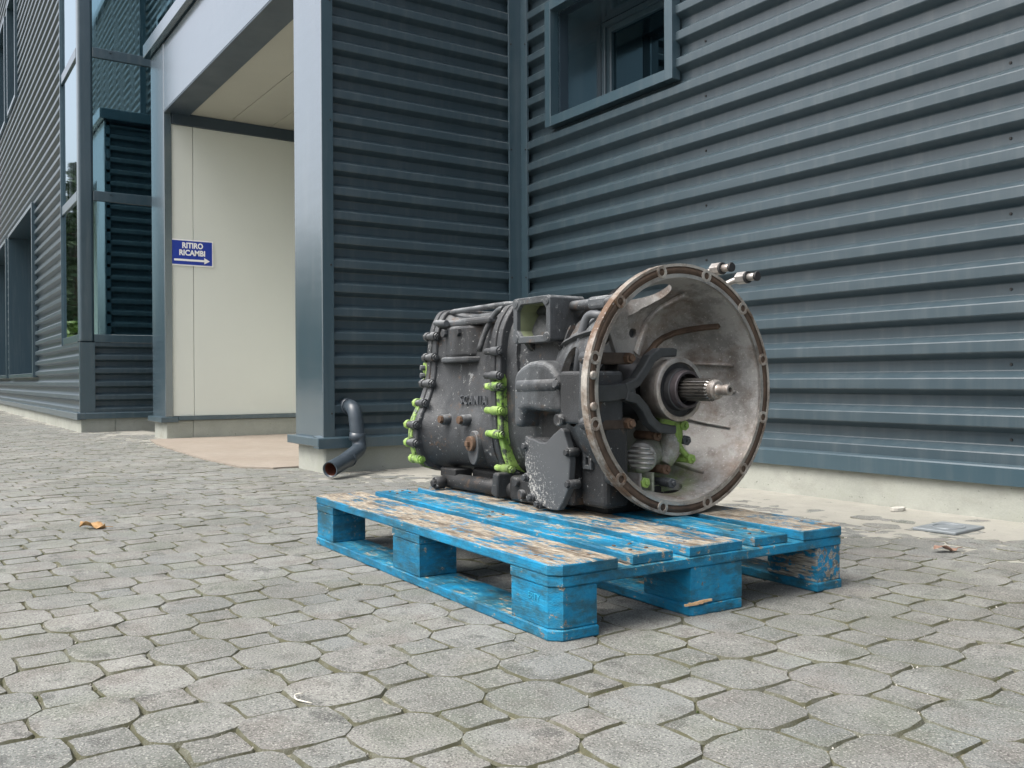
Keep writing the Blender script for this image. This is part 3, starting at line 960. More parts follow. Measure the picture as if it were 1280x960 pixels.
mb = MB(); mb.tube([(-4.217, 1.892, 0.165), (-4.213, 1.894, 0.205)], 0.040, 18); mb.build('collar', 'pipe_pvc', pp)
mb = MB(); mb.tube([(-4.345, 1.885, 0.335), (-4.29, 1.886, 0.335)], 0.042, 18); mb.build('collar', 'pipe_pvc', pp)

# ------------------------------------------------------------------ pallet
PN = Vector((-1.285, 0.949, 0)); PR = R(-1.46)
PL = Vector((-math.cos(PR), -math.sin(PR), 0)); PS = Vector((-math.sin(PR), math.cos(PR), 0))
def P3(s, t, z): return PN + PL * s + PS * t + Vector((0, 0, z))
pal = empty('pallet', P3(0.6, 0.4, 0), 'worn bright blue wooden pallet carrying the gearbox on the paved yard', 'pallet')
ZB, ZK, ZT, ZD = 0.0205, 0.0960, 0.1165, 0.1375     # tops of bottom boards, blocks, stringers, deck
def plank(name, mat, s0, s1, t0, t1, z0, z1, cuts=(0, 0, 0, 0), along='s', wob=0.0018, seed=0):
    """board as a segmented loft with slightly wavy worn edges; cuts = chamfers at (s0t0, s1t0, s1t1, s0t1)"""
    rg = random.Random(seed)
    mb = MB()
    poly = []
    cs = [(s0, t0, 1, 1), (s1, t0, -1, 1), (s1, t1, -1, -1), (s0, t1, 1, -1)]
    edges_n = 7
    loop = []
    for i, (a, b, da, db) in enumerate(cs):
        c = cuts[i]
        if c:
            if i in (0, 2): loop += [(a, b + db * c), (a + da * c, b)]
            else: loop += [(a + da * c, b), (a, b + db * c)]
        else:
            loop.append((a, b))
    n = len(loop)
    pts = []
    for i in range(n):
        a = loop[i]; b = loop[(i + 1) % n]
        l = math.hypot(b[0] - a[0], b[1] - a[1])
        k = max(1, int(l / 0.06))
        for j in range(k):
            t = j / k
            x, y = a[0] + (b[0] - a[0]) * t, a[1] + (b[1] - a[1]) * t
            if 0 < j:
                x += rg.uniform(-wob, wob) * 0.6; y += rg.uniform(-wob, wob) * 0.6
            pts.append((x, y))
    e = 0.0022
    cx = sum(p[0] for p in pts) / len(pts); cy_ = sum(p[1] for p in pts) / len(pts)
    def ring(z, inset, jz=0.0):
        out = []
        for x, y in pts:
            dx = e * inset * (1 if x < cx else -1); dy = e * inset * (1 if y < cy_ else -1)
            out.append(P3(x + dx, y + dy, z + rg.uniform(-jz, jz)))
        return out
    mb.loft([ring(z0, 0.6), ring(z0 + e, 0), ring(z1 - e, 0, 0.0008), ring(z1, rg.uniform(0.8, 1.4), 0.0006)], True, True)
    return mb.build(name, mat, pal)
CH = 0.020
decks = [(0.0, 0.145, 'blue_wood_bare', (CH, CH, 0, 0), 0, 0), (0.186, 0.286, 'blue_wood_light_wear', (0, 0, 0, 0), 0.006, 0.012), (0.3275, 0.4725, 'blue_wood_worn', (0, 0, 0, 0), 0.003, 0.01),
         (0.514, 0.614, 'blue_wood_dirty', (0, 0, 0, 0), 0.008, 0.0), (0.655, 0.800, 'blue_wood_bare', (0, 0, CH, CH), 0.0, 0.0)]
for i, (t0, t1, mt, cut, a, b) in enumerate(decks):
    plank('deck_board', mt, a, 1.2 - b, t0, t1, ZT + 0.0003, ZD - (0.0015 if i % 2 else 0), cut, seed=10 + i)
for i, (s0, s1) in enumerate(((0, 0.145), (0.5275, 0.6725), (1.055, 1.2))):
    cut = ((CH, 0, 0, CH), (0, 0, 0, 0), (0, CH, CH, 0))[i]
    plank('stringer_board', 'blue_wood', s0 + 0.001, s1 - 0.001, 0.001, 0.799, ZK + 0.0003, ZT, cut, seed=30 + i)
for i, (t0, t1) in enumerate(((0, 0.1), (0.3275, 0.4725), (0.7, 0.8))):
    cut = ((CH, CH, 0, 0), (0.006,) * 4, (0, 0, CH, CH))[i]
    plank('bottom_board', 'blue_wood_dirty', 0, 1.2, t0, t1, 0.0005, ZB, cut, seed=40 + i)
bi = 0
for si, (s0, s1) in enumerate(((0, 0.145), (0.5275, 0.6725), (1.055, 1.2))):
    for ti, (t0, t1) in enumerate(((0, 0.1), (0.3275, 0.4725), (0.7, 0.8))):
        c = [0, 0, 0, 0]
        if si == 0 and ti == 0: c[0] = CH
        if si == 2 and ti == 0: c[1] = CH
        if si == 2 and ti == 2: c[2] = CH
        if si == 0 and ti == 2: c[3] = CH
        d = 0.0025
        mt = 'blue_wood_scraped' if (si, ti) in ((0, 2),) else 'blue_wood'
        plank('block', mt, s0 + d, s1 - d, t0 + d, t1 - d, ZB + 0.0003, ZK, c, seed=60 + bi)
        bi += 1
# faded stencil and splintered spot
def pal_M(s, t, z):
    M = Matrix(((-PL.x, 0, -PS.x, 0), (-PL.y, 0, -PS.y, 0), (0, 1, 0, 0), (0, 0, 0, 1)))
    return Matrix.Translation(P3(s, t, z)) @ M
text_mb('ERTY', 0.017, pal_M(0.066, 0.0017, 0.071), 0.0003).build('stencil_lettering', 'stencil', pal)
mb = MB()
rg = random.Random(4)
for i in range(4):
    t = 0.33 + i * 0.012
    mb.box(-1, 1, -1, 1, -1, 1, Matrix.Translation(P3(0.0015, t, 0.0245 + i * 0.001)) @ Matrix.Rotation(rg.uniform(-.2, .2) + PR, 4, 'Z') @ Matrix.Diagonal((0.0022, 0.016, 0.002, 1)))
mb.build('splinter', 'bare_wood', pal)
# nail heads
mb = MB()
for si in (0.05, 0.10, 0.58, 0.63, 1.10, 1.15):
    for (t0, t1, *_r) in decks:
        for t in (t0 + 0.03, t1 - 0.03):
            p = P3(si, t, ZD - 0.0016)
            mb.cyl(p, p + Vector((0, 0, 0.0022)), 0.0042, 0.0038, 7)
tag(mb.build('nail_heads', 'rusty_steel', pal), kind='stuff')

# ------------------------------------------------------------------ gearbox
GX, GY, GZc = -1.583, 1.565, 0.4408
gb = empty('gearbox', (-2.05, GY, 0.1345), 'large grey truck gearbox with open bell housing and lime green paint marks, on the pallet', 'gearbox')
def G(u, v, w): return Vector((GX - u, GY + v, GZc + w))
def Gp(r, th, u): return G(u, r * math.sin(th), r * math.cos(th))
def lathe(prof, n=96, closed=True, smooth=True, mb=None):
    mb = mb or MB()
    rings = [[Gp(r, 2 * math.pi * k / n, u) for k in range(n)] for u, r in prof]
    mb.loft(rings, False, False, smooth, closed)
    return mb
def dress(ob, angle=30):
    for p in ob.data.polygons:
        p.use_smooth = True
    md = ob.modifiers.new('edges', 'EDGE_SPLIT')
    md.split_angle = R(angle)
# bell housing: cast shell with side and top openings
prof = [(0.002, 0.2725), (0.022, 0.2665), (0.06, 0.258), (0.11, 0.246), (0.155, 0.232), (0.19, 0.214), (0.213, 0.19), (0.222, 0.16), (0.224, 0.085),
        (0.245, 0.085), (0.246, 0.19), (0.238, 0.222), (0.19, 0.240), (0.12, 0.262), (0.06, 0.276), (0.026, 0.287), (0.022, 0.2995), (0.002, 0.2995)]
shell = lathe(prof, 120)
bell = shell.build('bell_housing', 'cast_aluminium', gb)
def cutter(center, axis, rx, ry, ln, up):
    c_ = MB()
    axis = axis.normalized(); up = (up - axis * up.dot(axis)).normalized(); sd_ = axis.cross(up)
    rings = []
    for k in (-1, 1):
        rings.append([center + axis * ln * k + up * rx * math.cos(a) + sd_ * ry * math.sin(a) for a in [2 * math.pi * i / 40 for i in range(40)]])
    c_.loft(rings)
    return c_.build('cutter', 'black_hole')
U_ = Vector((-1, 0, 0))
cuts_ = []
th = R(-3); cuts_.append(cutter(Gp(0.245, th, 0.135), Gp(1, th, 0) - G(0, 0, 0), 0.080, 0.064, 0.06, U_))
th = R(-88); cuts_.append(cutter(Gp(0.235, th, 0.12), Gp(1, th, 0) - G(0, 0, 0), 0.060, 0.095, 0.05, U_))
th = R(176); cuts_.append(cutter(Gp(0.25, th, 0.09), Gp(1, th, 0) - G(0, 0, 0), 0.028, 0.055, 0.06, U_))
cuts_.append(cutter(Gp(0.155, R(-24), 0.235), U_, 0.030, 0.019, 0.03, Vector((0, 0.4, 1))))
cuts_.append(cutter(Gp(0.150, R(12), 0.235), U_, 0.013, 0.013, 0.03, Vector((0, 0, 1))))
cuts_.append(cutter(Gp(0.165, R(-50), 0.235), U_, 0.032, 0.018, 0.03, Vector((0, 0.2, 1))))
for c_ in cuts_:
    md = bell.modifiers.new('cut', 'BOOLEAN')
    md.operation = 'DIFFERENCE'
    md.object = c_
    md.solver = 'EXACT'
dg = bpy.context.evaluated_depsgraph_get()
dg.update()
me2 = bpy.data.meshes.new_from_object(bell.evaluated_get(dg))
bell.modifiers.clear()
bell.data = me2
for c_ in cuts_:
    bpy.data.objects.remove(c_)
# the outside of the casting is painted, the inside bare
bell.data.materials.clear()
bell.data.materials.append(MT['cast_aluminium']); bell.data.materials.append(MT['case_paint_light'])
gl = gb.location
for p in bell.data.polygons:
    c_ = p.center + gl
    u = GX - c_.x
    r_ = math.hypot(c_.y - GY, c_.z - GZc)
    rad = Vector((0, c_.y - GY, c_.z - GZc)).normalized()
    n_ = p.normal
    p.material_index = 1 if (n_.dot(rad) > 0.3 and u > 0.02 and r_ > 0.2) or (n_.x < -0.5 and u > 0.2) else 0
dress(bell, 32)
# mating flange: inner and outer lips with a rusty channel between
rim = lathe([(-0.001, 0.2695), (-0.001, 0.2785), (0.006, 0.2800), (0.006, 0.2690)], 120).build('inner_lip', 'worn_steel', bell)
dress(rim)
rim = lathe([(-0.001, 0.2965), (-0.001, 0.3030), (0.020, 0.3030), (0.020, 0.2970), (0.006, 0.2965)], 120).build('outer_lip', 'flange_metal', bell)
dress(rim)
ch = lathe([(0.0005, 0.2795), (0.0005, 0.2962), (0.004, 0.2962), (0.004, 0.2795)], 120).build('channel', 'channel_rust', bell)
for k in range(12):
    th = R(15 + 30 * k)
    mb = MB()
    c0 = Gp(0.2875, th, -0.0022)
    ring0 = []; n = 18
    def cr_(r, u): return [Gp(0.2875, th, u) + (Vector((0, 1, 0)) * math.cos(2 * math.pi * i / n) + Vector((0, 0, 1)) * math.sin(2 * math.pi * i / n)) * r for i in range(n)]
    mb.loft([cr_(0.0165, 0.012), cr_(0.0155, -0.0022), cr_(0.0088, -0.0022), cr_(0.0085, 0.012)], False, False, False)
    bo = mb.build('bolt_boss', 'flange_metal', bell)
    mb = MB(); mb.loft([cr_(0.0150, 0.020), cr_(0.0150, 0.040), cr_(0.0120, 0.046)], False, True, True); mb.build('flange_lug', 'case_paint', bell)
    mb = MB(); mb.loft([cr_(0.0087, 0.006), cr_(0.0087, 0.007)], True, True); mb.build('bolt_hole', 'black_hole', bell)
for th_, du in ((-83, 0), (-97, 0)):
    mb = MB(); th = R(th_)
    mb.tube([Gp(0.286, th, 0.02), Gp(0.286, th, -0.004), Gp(0.286, th, -0.006)], [0.010, 0.010, 0.006], 12)
    mb.build('locating_pin', 'flange_metal', bell)
# ribs inside the bell, standing on the cone
inner = [(0.222, 0.10), (0.220, 0.16), (0.213, 0.19), (0.19, 0.214), (0.155, 0.232), (0.11, 0.246), (0.07, 0.256)]
def inside_rib(th_deg, h0, h1, wd=0.004, twist=0.0, i0=0, i1=7, mat='cast_aluminium'):
    mb = MB(); rings = []
    seg = inner[i0:i1]
    for i, (u, r_) in enumerate(seg):
        t = i / (len(seg) - 1)
        th = R(th_deg + twist * t)
        hh = (h0 + (h1 - h0) * t)
        # inward offset direction
        nu, nr = (-0.9, -0.25) if r_ < 0.18 else ((-0.6, -0.75) if r_ < 0.22 else (-0.2, -0.98))
        tang = Vector((0, math.cos(th), -math.sin(th)))
        a = Gp(r_ + 0.006, th, u + 0.002); b = Gp(r_ + nr * hh, th, u + nu * hh)
        rings.append([a - tang * wd, a + tang * wd, b + tang * wd * 0.6, b - tang * wd * 0.6])
    mb.loft(rings, True, True)
    mb.build('rib', mat, bell, 0.0015, 1)
inside_rib(24, 0.012, 0.012, 0.010, -6)
inside_rib(40, 0.018, 0.014, 0.007, 10, mat='channel_rust')
inside_rib(66, 0.018, 0.012, 0.005, 10)
inside_rib(90, 0.016, 0.010, 0.004, 2)
inside_rib(112, 0.014, 0.008, 0.004, 2)
inside_rib(150, 0.012, 0.008, 0.004, -2, 3)
inside_rib(-18, 0.012, 0.012, 0.008, -6, 0, 4)
inside_rib(-40, 0.016, 0.012, 0.010, -8)
inside_rib(-128, 0.03, 0.012, 0.004, 4)
inside_rib(-110, 0.03, 0.02, 0.004, -6)
inside_rib(208, 0.02, 0.010, 0.005, 0)
# swollen pocket low on the far side
mb = MB()
rings = []
for i in range(9):
    t = i / 8
    a = t * math.pi / 2
    rr = 0.088 * math.cos(a) + 0.002
    du = -0.05 * math.sin(a)
    rings.append([G(0.222 + du, 0.105 + rr * 0.72 * math.cos(q_), -0.105 + rr * 1.25 * math.sin(q_)) for q_ in [2 * math.pi * k / 28 for k in range(28)]])
mb.loft(rings, False, True, True)
mb.build('bearing_pocket', 'cast_aluminium', bell)
# input shaft, release bearing, fork
mb = MB(); rings = []
def gear(u, ro, ri, n=20):
    out = []
    for k in range(n):
        for f, r_ in ((0.0, ri), (0.22, ri), (0.34, ro), (0.72, ro), (0.90, ri)):
            a = 2 * math.pi * (k + f) / n
            out.append(G(u, r_ * math.sin(a), r_ * math.cos(a)))
    return out
mb.loft([gear(0.12, 0.0275, 0.0235), gear(-0.088, 0.0275, 0.0235), gear(-0.094, 0.0250, 0.0225)], True, True)
shaft = mb.build('input_shaft', 'shaft_steel', gb)
mb = lathe([(-0.0935, 0.001), (-0.0935, 0.0235), (-0.104, 0.0232), (-0.108, 0.019), (-0.109, 0.0135), (-0.112, 0.0115), (-0.128, 0.0115), (-0.130, 0.0128), (-0.143, 0.0125), (-0.1445, 0.0110), (-0.1445, 0.006), (-0.130, 0.0055), (-0.130, 0.0005)], 32, False)
dress(mb.build('shaft_tip', 'worn_steel', shaft), 28)
brg = lathe([(0.024, 0.0785), (0.016, 0.0775), (0.0145, 0.0745), (0.0145, 0.0665), (0.020, 0.0645), (0.075, 0.0645), (0.085, 0.068), (0.075, 0.0735), (0.034, 0.0745)], 72).build('release_bearing', 'worn_steel', gb)
dress(brg, 28)
o = lathe([(0.0255, 0.0655), (0.0225, 0.0650), (0.0225, 0.052), (0.006, 0.050), (0.004, 0.047), (0.060, 0.047), (0.060, 0.0655)], 60).build('bearing_race', 'dark_steel', brg); dress(o, 28)
o = lathe([(0.005, 0.0465), (-0.012, 0.0455), (-0.014, 0.0435), (-0.014, 0.0385), (0.060, 0.0380), (0.060, 0.0465)], 60).build('guide_sleeve', 'sleeve_steel', brg); dress(o, 28)
o = lathe([(0.070, 0.0375), (0.014, 0.0370), (0.014, 0.0310), (0.070, 0.0305)], 48).build('inner_sleeve', 'dark_steel', brg); dress(o, 28)
o = lathe([(0.224, 0.095), (0.150, 0.070), (0.140, 0.060), (0.070, 0.058), (0.070, 0.0300), (0.224, 0.030)], 48).build('bearing_carrier', 'dark_steel', gb); dress(o, 28)
def strap(path, hw, u0, u1, name, mat, parent, bev=0.004):
    """flat bar in the v-w plane between depths u0,u1"""
    mb = MB(); rings = []
    P = [Vector((a, b)) for a, b in path]
    for i, p in enumerate(P):
        t = (P[min(len(P) - 1, i + 1)] - P[max(0, i - 1)]).normalized()
        nr = Vector((-t.y, t.x))
        h = hw[i] if isinstance(hw, (list, tuple)) else hw
        a, b = p + nr * h, p - nr * h
        rings.append([G(u0, a.x, a.y), G(u0, b.x, b.y), G(u1, b.x, b.y), G(u1, a.x, a.y)])
    mb.loft(rings, True, True)
    return mb.build(name, mat, parent, bev, 2)
frk = strap([(-0.255, -0.006), (-0.20, -0.006), (-0.15, -0.002), (-0.125, 0.002)], [0.020, 0.020, 0.018, 0.015], 0.035, 0.062, 'release_fork', 'fork_paint', gb)
strap([(-0.155, 0.004), (-0.120, 0.018), (-0.094, 0.046), (-0.072, 0.074), (-0.045, 0.089), (-0.005, 0.091), (0.008, 0.089)], [0.013, 0.0115, 0.0115, 0.012, 0.012, 0.011, 0.010], 0.033, 0.064, 'fork_arm', 'fork_paint', frk)
strap([(-0.155, -0.012), (-0.120, -0.022), (-0.096, -0.044), (-0.078, -0.072), (-0.05, -0.092), (-0.01, -0.098), (0.005, -0.098)], [0.013, 0.0115, 0.0115, 0.012, 0.012, 0.011, 0.010], 0.033, 0.064, 'fork_arm', 'fork_paint', frk)
for w_ in (0.075, -0.080):
    mb = MB()
    p0, p1 = G(0.10, -0.135, w_), G(0.055, -0.135, w_)
    mb.box(p0.x - 0.02, p0.x + 0.045, p0.y - 0.075, p0.y + 0.016, p0.z - 0.014, p0.z + 0.014)
    br = mb.build('pivot_bracket', 'dark_rust', frk, 0.005)
    mb = MB(); mb.tube([p1, p1 + Vector((0.014, 0, 0))], 0.0135, 6, smooth=False); mb.tube([p1 + Vector((0.013, 0, 0)), p1 + Vector((0.022, 0, 0))], 0.0075, 10)
    mb.build('pivot_nut', 'rusty_steel', frk)
mb = MB(); p0 = G(0.12, -0.13, 0.075); p1 = G(0.12, -0.13, -0.08)
mb.cyl(p0, p1, 0.018, n=16); mb.build('pivot_shaft', 'dark_steel', frk)
# small valve unit low inside the bell
vb = MB()
ctr = (0.13, -0.012, -0.165)
rings = []
ax_ = Vector((0.55, -0.75, -0.10)).normalized()
cv = G(*ctr)
vb.tube([cv - ax_ * 0.05, cv - ax_ * 0.01, cv + ax_ * 0.0, cv + ax_ * 0.042, cv + ax_ * 0.046], [0.040, 0.042, 0.038, 0.038, 0.032], 28)
valve = vb.build('oil_valve', 'cast_aluminium', gb); dress(valve)
mb = MB()
upv = (Vector((0, 0, 1)) - ax_ * ax_.z).normalized(); sdv = ax_.cross(upv)
for k in range(-2, 3):
    c_ = cv + ax_ * 0.046 + upv * 0.0125 * k
    hw_ = math.sqrt(max(0.0, 0.034 ** 2 - (0.0125 * k) ** 2))
    mb.tube([c_ - sdv * hw_, c_ + sdv * hw_], 0.0036, 8)
mb.build('valve_ridges', 'worn_steel', valve)
c2 = G(0.105, 0.052, -0.145)
mb = MB(); mb.tube([c2 + Vector((0, -0.02, -0.045)), c2 + Vector((0, -0.004, -0.02)), c2 + Vector((0, 0.0, 0.02)), c2 + Vector((0, 0.0, 0.045))], [0.018, 0.025, 0.025, 0.018], 18); mb.build('valve_body', 'cast_aluminium', valve, 0.002)
mb = MB(); mb.box(GX - 0.12, GX - 0.085, c2.y - 0.055, c2.y + 0.005, c2.z + 0.045, c2.z + 0.075); mb.build('valve_clamp', 'lime_paint', valve, 0.006)
mb = MB(); mb.box(GX - 0.11, GX - 0.08, c2.y - 0.005, c2.y + 0.022, c2.z + 0.008, c2.z + 0.060); mb.build('valve_clamp', 'lime_paint', valve, 0.006)
for (v_, w_, mt) in ((0.075, -0.092, 'lime_paint'), (0.098, -0.178, 'lime_paint'), (-0.058, -0.228, 'lime_paint'), (0.082, -0.130, 'case_paint_light'), (0.012, -0.200, 'rusty_steel'), (-0.018, -0.115, 'rusty_steel'), (0.03, -0.235, 'case_paint_light')):
    mb = MB(); p = G(0.085, v_, w_)
    mb.tube([p + Vector((-0.07, 0, 0)), p], 0.011, 12)
    mb.tube([p, p + Vector((0.012, -0.002, 0))], 0.0135, 6, smooth=False)
    mb.tube([p + Vector((0.011, 0, 0)), p + Vector((0.017, 0, 0))], 0.006, 10)
    mb.build('valve_bolt', mt, valve, 0.0012, 1)
mb = MB(); mb.tube(arc([G(0.085, 0.098, -0.178), G(0.09, 0.07, -0.15), G(0.09, 0.06, -0.12)], 0.02), 0.008, 10); mb.build('valve_pipe', 'lime_paint', valve)
for v_ in (-0.07, -0.03):
    mb = MB(); p = G(0.10, v_, -0.235); mb.box(p.x - 0.04, p.x + 0.02, p.y - 0.004, p.y + 0.004, p.z - 0.03, p.z + 0.03); mb.build('valve_web', 'cast_aluminium', valve, 0.001, 1)

# ---- cases
def sect(u, pts, k=1.0, dv=0.0):
    full = [(v, w) for v, w in pts] + [(-v, w) for v, w in reversed(pts)]
    return [G(u, v * k + dv, w * k) for v, w in full]
# near-side half outline, top to bottom (v negative)
FR = [(-0.05, 0.214), (-0.145, 0.214), (-0.172, 0.196), (-0.196, 0.150), (-0.205, 0.085), (-0.205, 0.0), (-0.203, -0.06), (-0.198, -0.13), (-0.178, -0.19), (-0.14, -0.232), (-0.06, -0.246)]
RR = [(-0.05, 0.215), (-0.140, 0.215), (-0.166, 0.195), (-0.180, 0.150), (-0.187, 0.085), (-0.195, 0.020), (-0.207, -0.05), (-0.222, -0.12), (-0.214, -0.18), (-0.17, -0.228), (-0.07, -0.246)]
RF = [(-0.05, 0.238), (-0.146, 0.236), (-0.176, 0.212), (-0.196, 0.160), (-0.203, 0.090), (-0.208, 0.035), (-0.226, -0.025), (-0.262, -0.095), (-0.264, -0.165), (-0.225, -0.232), (-0.09, -0.262)]
def smoothpoly(pts, n=3):
    out = []
    P = [Vector(p) for p in pts]
    for i in range(len(P) - 1):
        p0 = P[max(0, i - 1)]; p1 = P[i]; p2 = P[i + 1]; p3 = P[min(len(P) - 1, i + 2)]
        for j in range(n):
            t = j / n
            out.append(tuple(0.5 * ((2 * p1) + (-p0 + p2) * t + (2 * p0 - 5 * p1 + 4 * p2 - p3) * t * t + (-p0 + 3 * p1 - 3 * p2 + p3) * t ** 3)))
    out.append(tuple(P[-1]))
    return out
FRs, RRs, RFs = smoothpoly(FR), smoothpoly(RR), smoothpoly(RF)
def lerp_pts(a, b, t): return [(p[0] + (q_[0] - p[0]) * t, p[1] + (q_[1] - p[1]) * t) for p, q_ in zip(a, b)]
mb = MB()
mb.loft([sect(0.235, FRs, 0.98), sect(0.30, FRs), sect(0.475, FRs)], True, True, True)
fc = mb.build('front_case', 'case_paint', gb); dress(fc, 40)
mb = MB()
mb.loft([sect(0.515, RRs), sect(0.62, RRs), sect(0.76, RRs), sect(0.80, lerp_pts(RRs, RFs, 0.12)), sect(0.835, lerp_pts(RRs, RFs, 0.45)), sect(0.86, lerp_pts(RRs, RFs, 0.85))], True, True, True)
rc = mb.build('rear_case', 'case_paint', gb); dress(rc, 40)
# paired flanges with bolts round them
def scale_off(pts, d): 
    return [(v * (1 + d / 0.2), w * (1 + d / 0.23)) for v, w in pts]
for u0, u1, src, d in ((0.468, 0.491, FRs, 0.020), (0.4935, 0.518, FRs, 0.022)):
    mb = MB(); mb.loft([sect(u0, scale_off(src, d)), sect(u1, scale_off(src, d))])
    fl = mb.build('case_flange', 'case_paint_lime' if u0 < 0.48 else 'case_paint', gb, 0.004)
for u0, u1, d in ((0.858, 0.884, 0.006), (0.886, 0.910, 0.008)):
    mb = MB(); mb.loft([sect(u0, scale_off(RFs, d)), sect(u1, scale_off(RFs, d))])
    mb.build('rear_flange', 'case_paint' if d < 0.007 else 'rear_paint_lime', gb, 0.005)
mb = MB()
mb.loft([sect(0.910, RFs, 0.97), sect(0.945, RFs, 0.93), sect(0.965, RFs, 0.80), sect(0.970, RFs, 0.5)], True, True, True)
dress(mb.build('rear_cover', 'rear_paint_lime', gb), 35)
mb = MB(); mb.cyl(G(0.96, 0, 0.0), G(1.03, 0, 0.0), 0.07, 0.065, 32); mb.build('output_flange', 'dark_steel', gb, 0.004)
def path_len(pts): return sum((Vector(a) - Vector(b)).length for a, b in zip(pts, pts[1:]))
def at_w(pts, w):
    for a, b in zip(pts, pts[1:]):
        if (a[1] - w) * (b[1] - w) <= 0 and a[1] != b[1]:
            t = (w - a[1]) / (b[1] - a[1]); return a[0] + (b[0] - a[0]) * t
    return pts[-1][0]
def cross_bolt(u0, u1, v, w, r_, mat, hexu0=False, hexu1=True):
    a, b = G(u0, v, w), G(u1, v, w)
    dx = Vector((1, 0, 0))
    L_ = (b - a).length
    mb = MB()
    mb.tube([a - dx * 0.006, a - dx * (L_ * 0.52), a - dx * (L_ * 0.54), b + dx * 0.004, b], [r_, r_, r_ * 0.78, r_ * 0.74, r_ * 0.55], 14)
    ob_ = mb.build('flange_bolt', mat, gb); dress(ob_, 30)
    mb = MB()
    mb.tube([a - dx * 0.006, a - dx * 0.003], r_ * 1.0, 16)
    mb.tube([a - dx * 0.003, a + dx * 0.006], r_ * 0.80, 6, smooth=False)
    mb.tube([a + dx * 0.006, a + dx * 0.010], r_ * 0.42, 8)
    hd = mb.build('bolt_head', mat, ob_); dress(hd, 30)
    return ob_
sf = scale_off(FRs, 0.026)
for w_, mt in ((0.103, 'case_paint'), (0.037, 'case_paint'), (0.008, 'case_paint_lime'), (-0.058, 'lime_paint'), (-0.122, 'case_paint_lime'), (-0.218, 'lime_paint')):
    v_ = at_w(sf, w_)
    for sg_ in (1, -1):
        cross_bolt(0.458, 0.535, v_ * sg_, w_, 0.0125, mt if sg_ == 1 else 'case_paint', True)
for v_ in (-0.12, -0.04, 0.04, 0.12):
    cross_bolt(0.458, 0.535, v_, 0.236, 0.0115, 'case_paint', True)
sr = scale_off(RFs, 0.010)
for w_, mt in ((0.160, 'case_paint'), (0.095, 'case_paint'), (0.015, 'case_paint'), (-0.045, 'case_paint'), (-0.110, 'case_paint'), (-0.165, 'case_paint'), (-0.215, 'rear_paint_lime')):
    v_ = at_w(sr, w_)
    for sg_ in (1, -1):
        cross_bolt(0.850, 0.905, v_ * sg_, w_, 0.0135, mt)
        mb = MB()
        p = G(0.905, v_ * 0.985 * sg_, w_)
        mb.tube([p, p - Vector((0.012, 0, 0))], 0.0145, 14); mb.tube([p - Vector((0.012, 0, 0)), p - Vector((0.022, 0, 0))], 0.0125, 6, smooth=False); mb.tube([p - Vector((0.022, 0, 0)), p - Vector((0.030, 0, 0))], 0.006, 8)
        mb.build('rear_nut', 'lime_paint' if w_ < 0 else 'case_paint', gb, 0.001, 1)
mb = MB()
p = G(0.915, -0.205, 0.06); mb.box(p.x - 0.02, p.x + 0.012, p.y - 0.006, p.y + 0.02, p.z - 0.035, p.z + 0.02); tagp = mb.build('lime_tab', 'lime_paint', gb, 0.003)
for dz in (-0.02, 0.004):
    mb = MB(); q_ = p + Vector((-0.008, -0.006, dz)); mb.tube([q_, q_ + Vector((-0.002, -0.014, 0))], 0.009, 6, smooth=False); mb.build('tab_bolt', 'case_paint_light', tagp, 0.001, 1)
# vertical spine by the bolts at mid flange, web between rear bolts
# raised lettering
Mx = Matrix.Translation((-2.216, GY - 0.2100, 0.407)) @ Matrix.Rotation(R(88), 4, 'X')
text_mb('SCANIA', 0.037, Mx, 0.0035, 0.145, 0.0, 1.4).build('raised_lettering', 'hose_paint', gb)
# plugs on the rear case
def side_plug(X, z, r_, ln, mat_end, name='plug', hexn=12):
    v_ = at_w(RRs, z - GZc) + GY
    mb = MB(); mb.tube([(X, v_ + 0.02, z), (X, v_ - ln, z - 0.001)], [r_ * 1.15, r_], 16)
    pl = mb.build(name, 'case_paint', gb, 0.0015, 1)
    mb = MB(); mb.tube([(X, v_ - ln, z), (X, v_ - ln - 0.010, z)], r_ * 0.78, 6, smooth=False)
    mb.build('plug_head', mat_end, pl, 0.001, 1)
side_plug(-2.345, 0.350, 0.0150, 0.024, 'rusty_steel')
side_plug(-2.232, 0.352, 0.0155, 0.026, 'rusty_steel')
v_ = at_w(RRs, 0.282 - GZc) + GY
mb = MB()
ov = [(0.0, 0.0)]
ovp = []
for k in range(32):
    a = 2 * math.pi * k / 32
    ovp.append((-2.182 + 0.028 * math.cos(a), 0.275 + 0.048 * math.sin(a)))
mb.prism(ovp, lambda a, b, d: (a, d, b), v_ + 0.03, v_ - 0.014)
ob_ = mb.build('oval_boss', 'case_paint_light', gb, 0.002, 1)
mb = MB(); mb.tube([(-2.184, v_ - 0.010, 0.287), (-2.184, v_ - 0.026, 0.287)], 0.021, 20); mb.tube([(-2.184, v_ - 0.024, 0.287), (-2.184, v_ - 0.036, 0.287)], 0.010, 4, smooth=False)
mb.build('filler_plug', 'rusty_steel', ob_, 0.0015, 1)
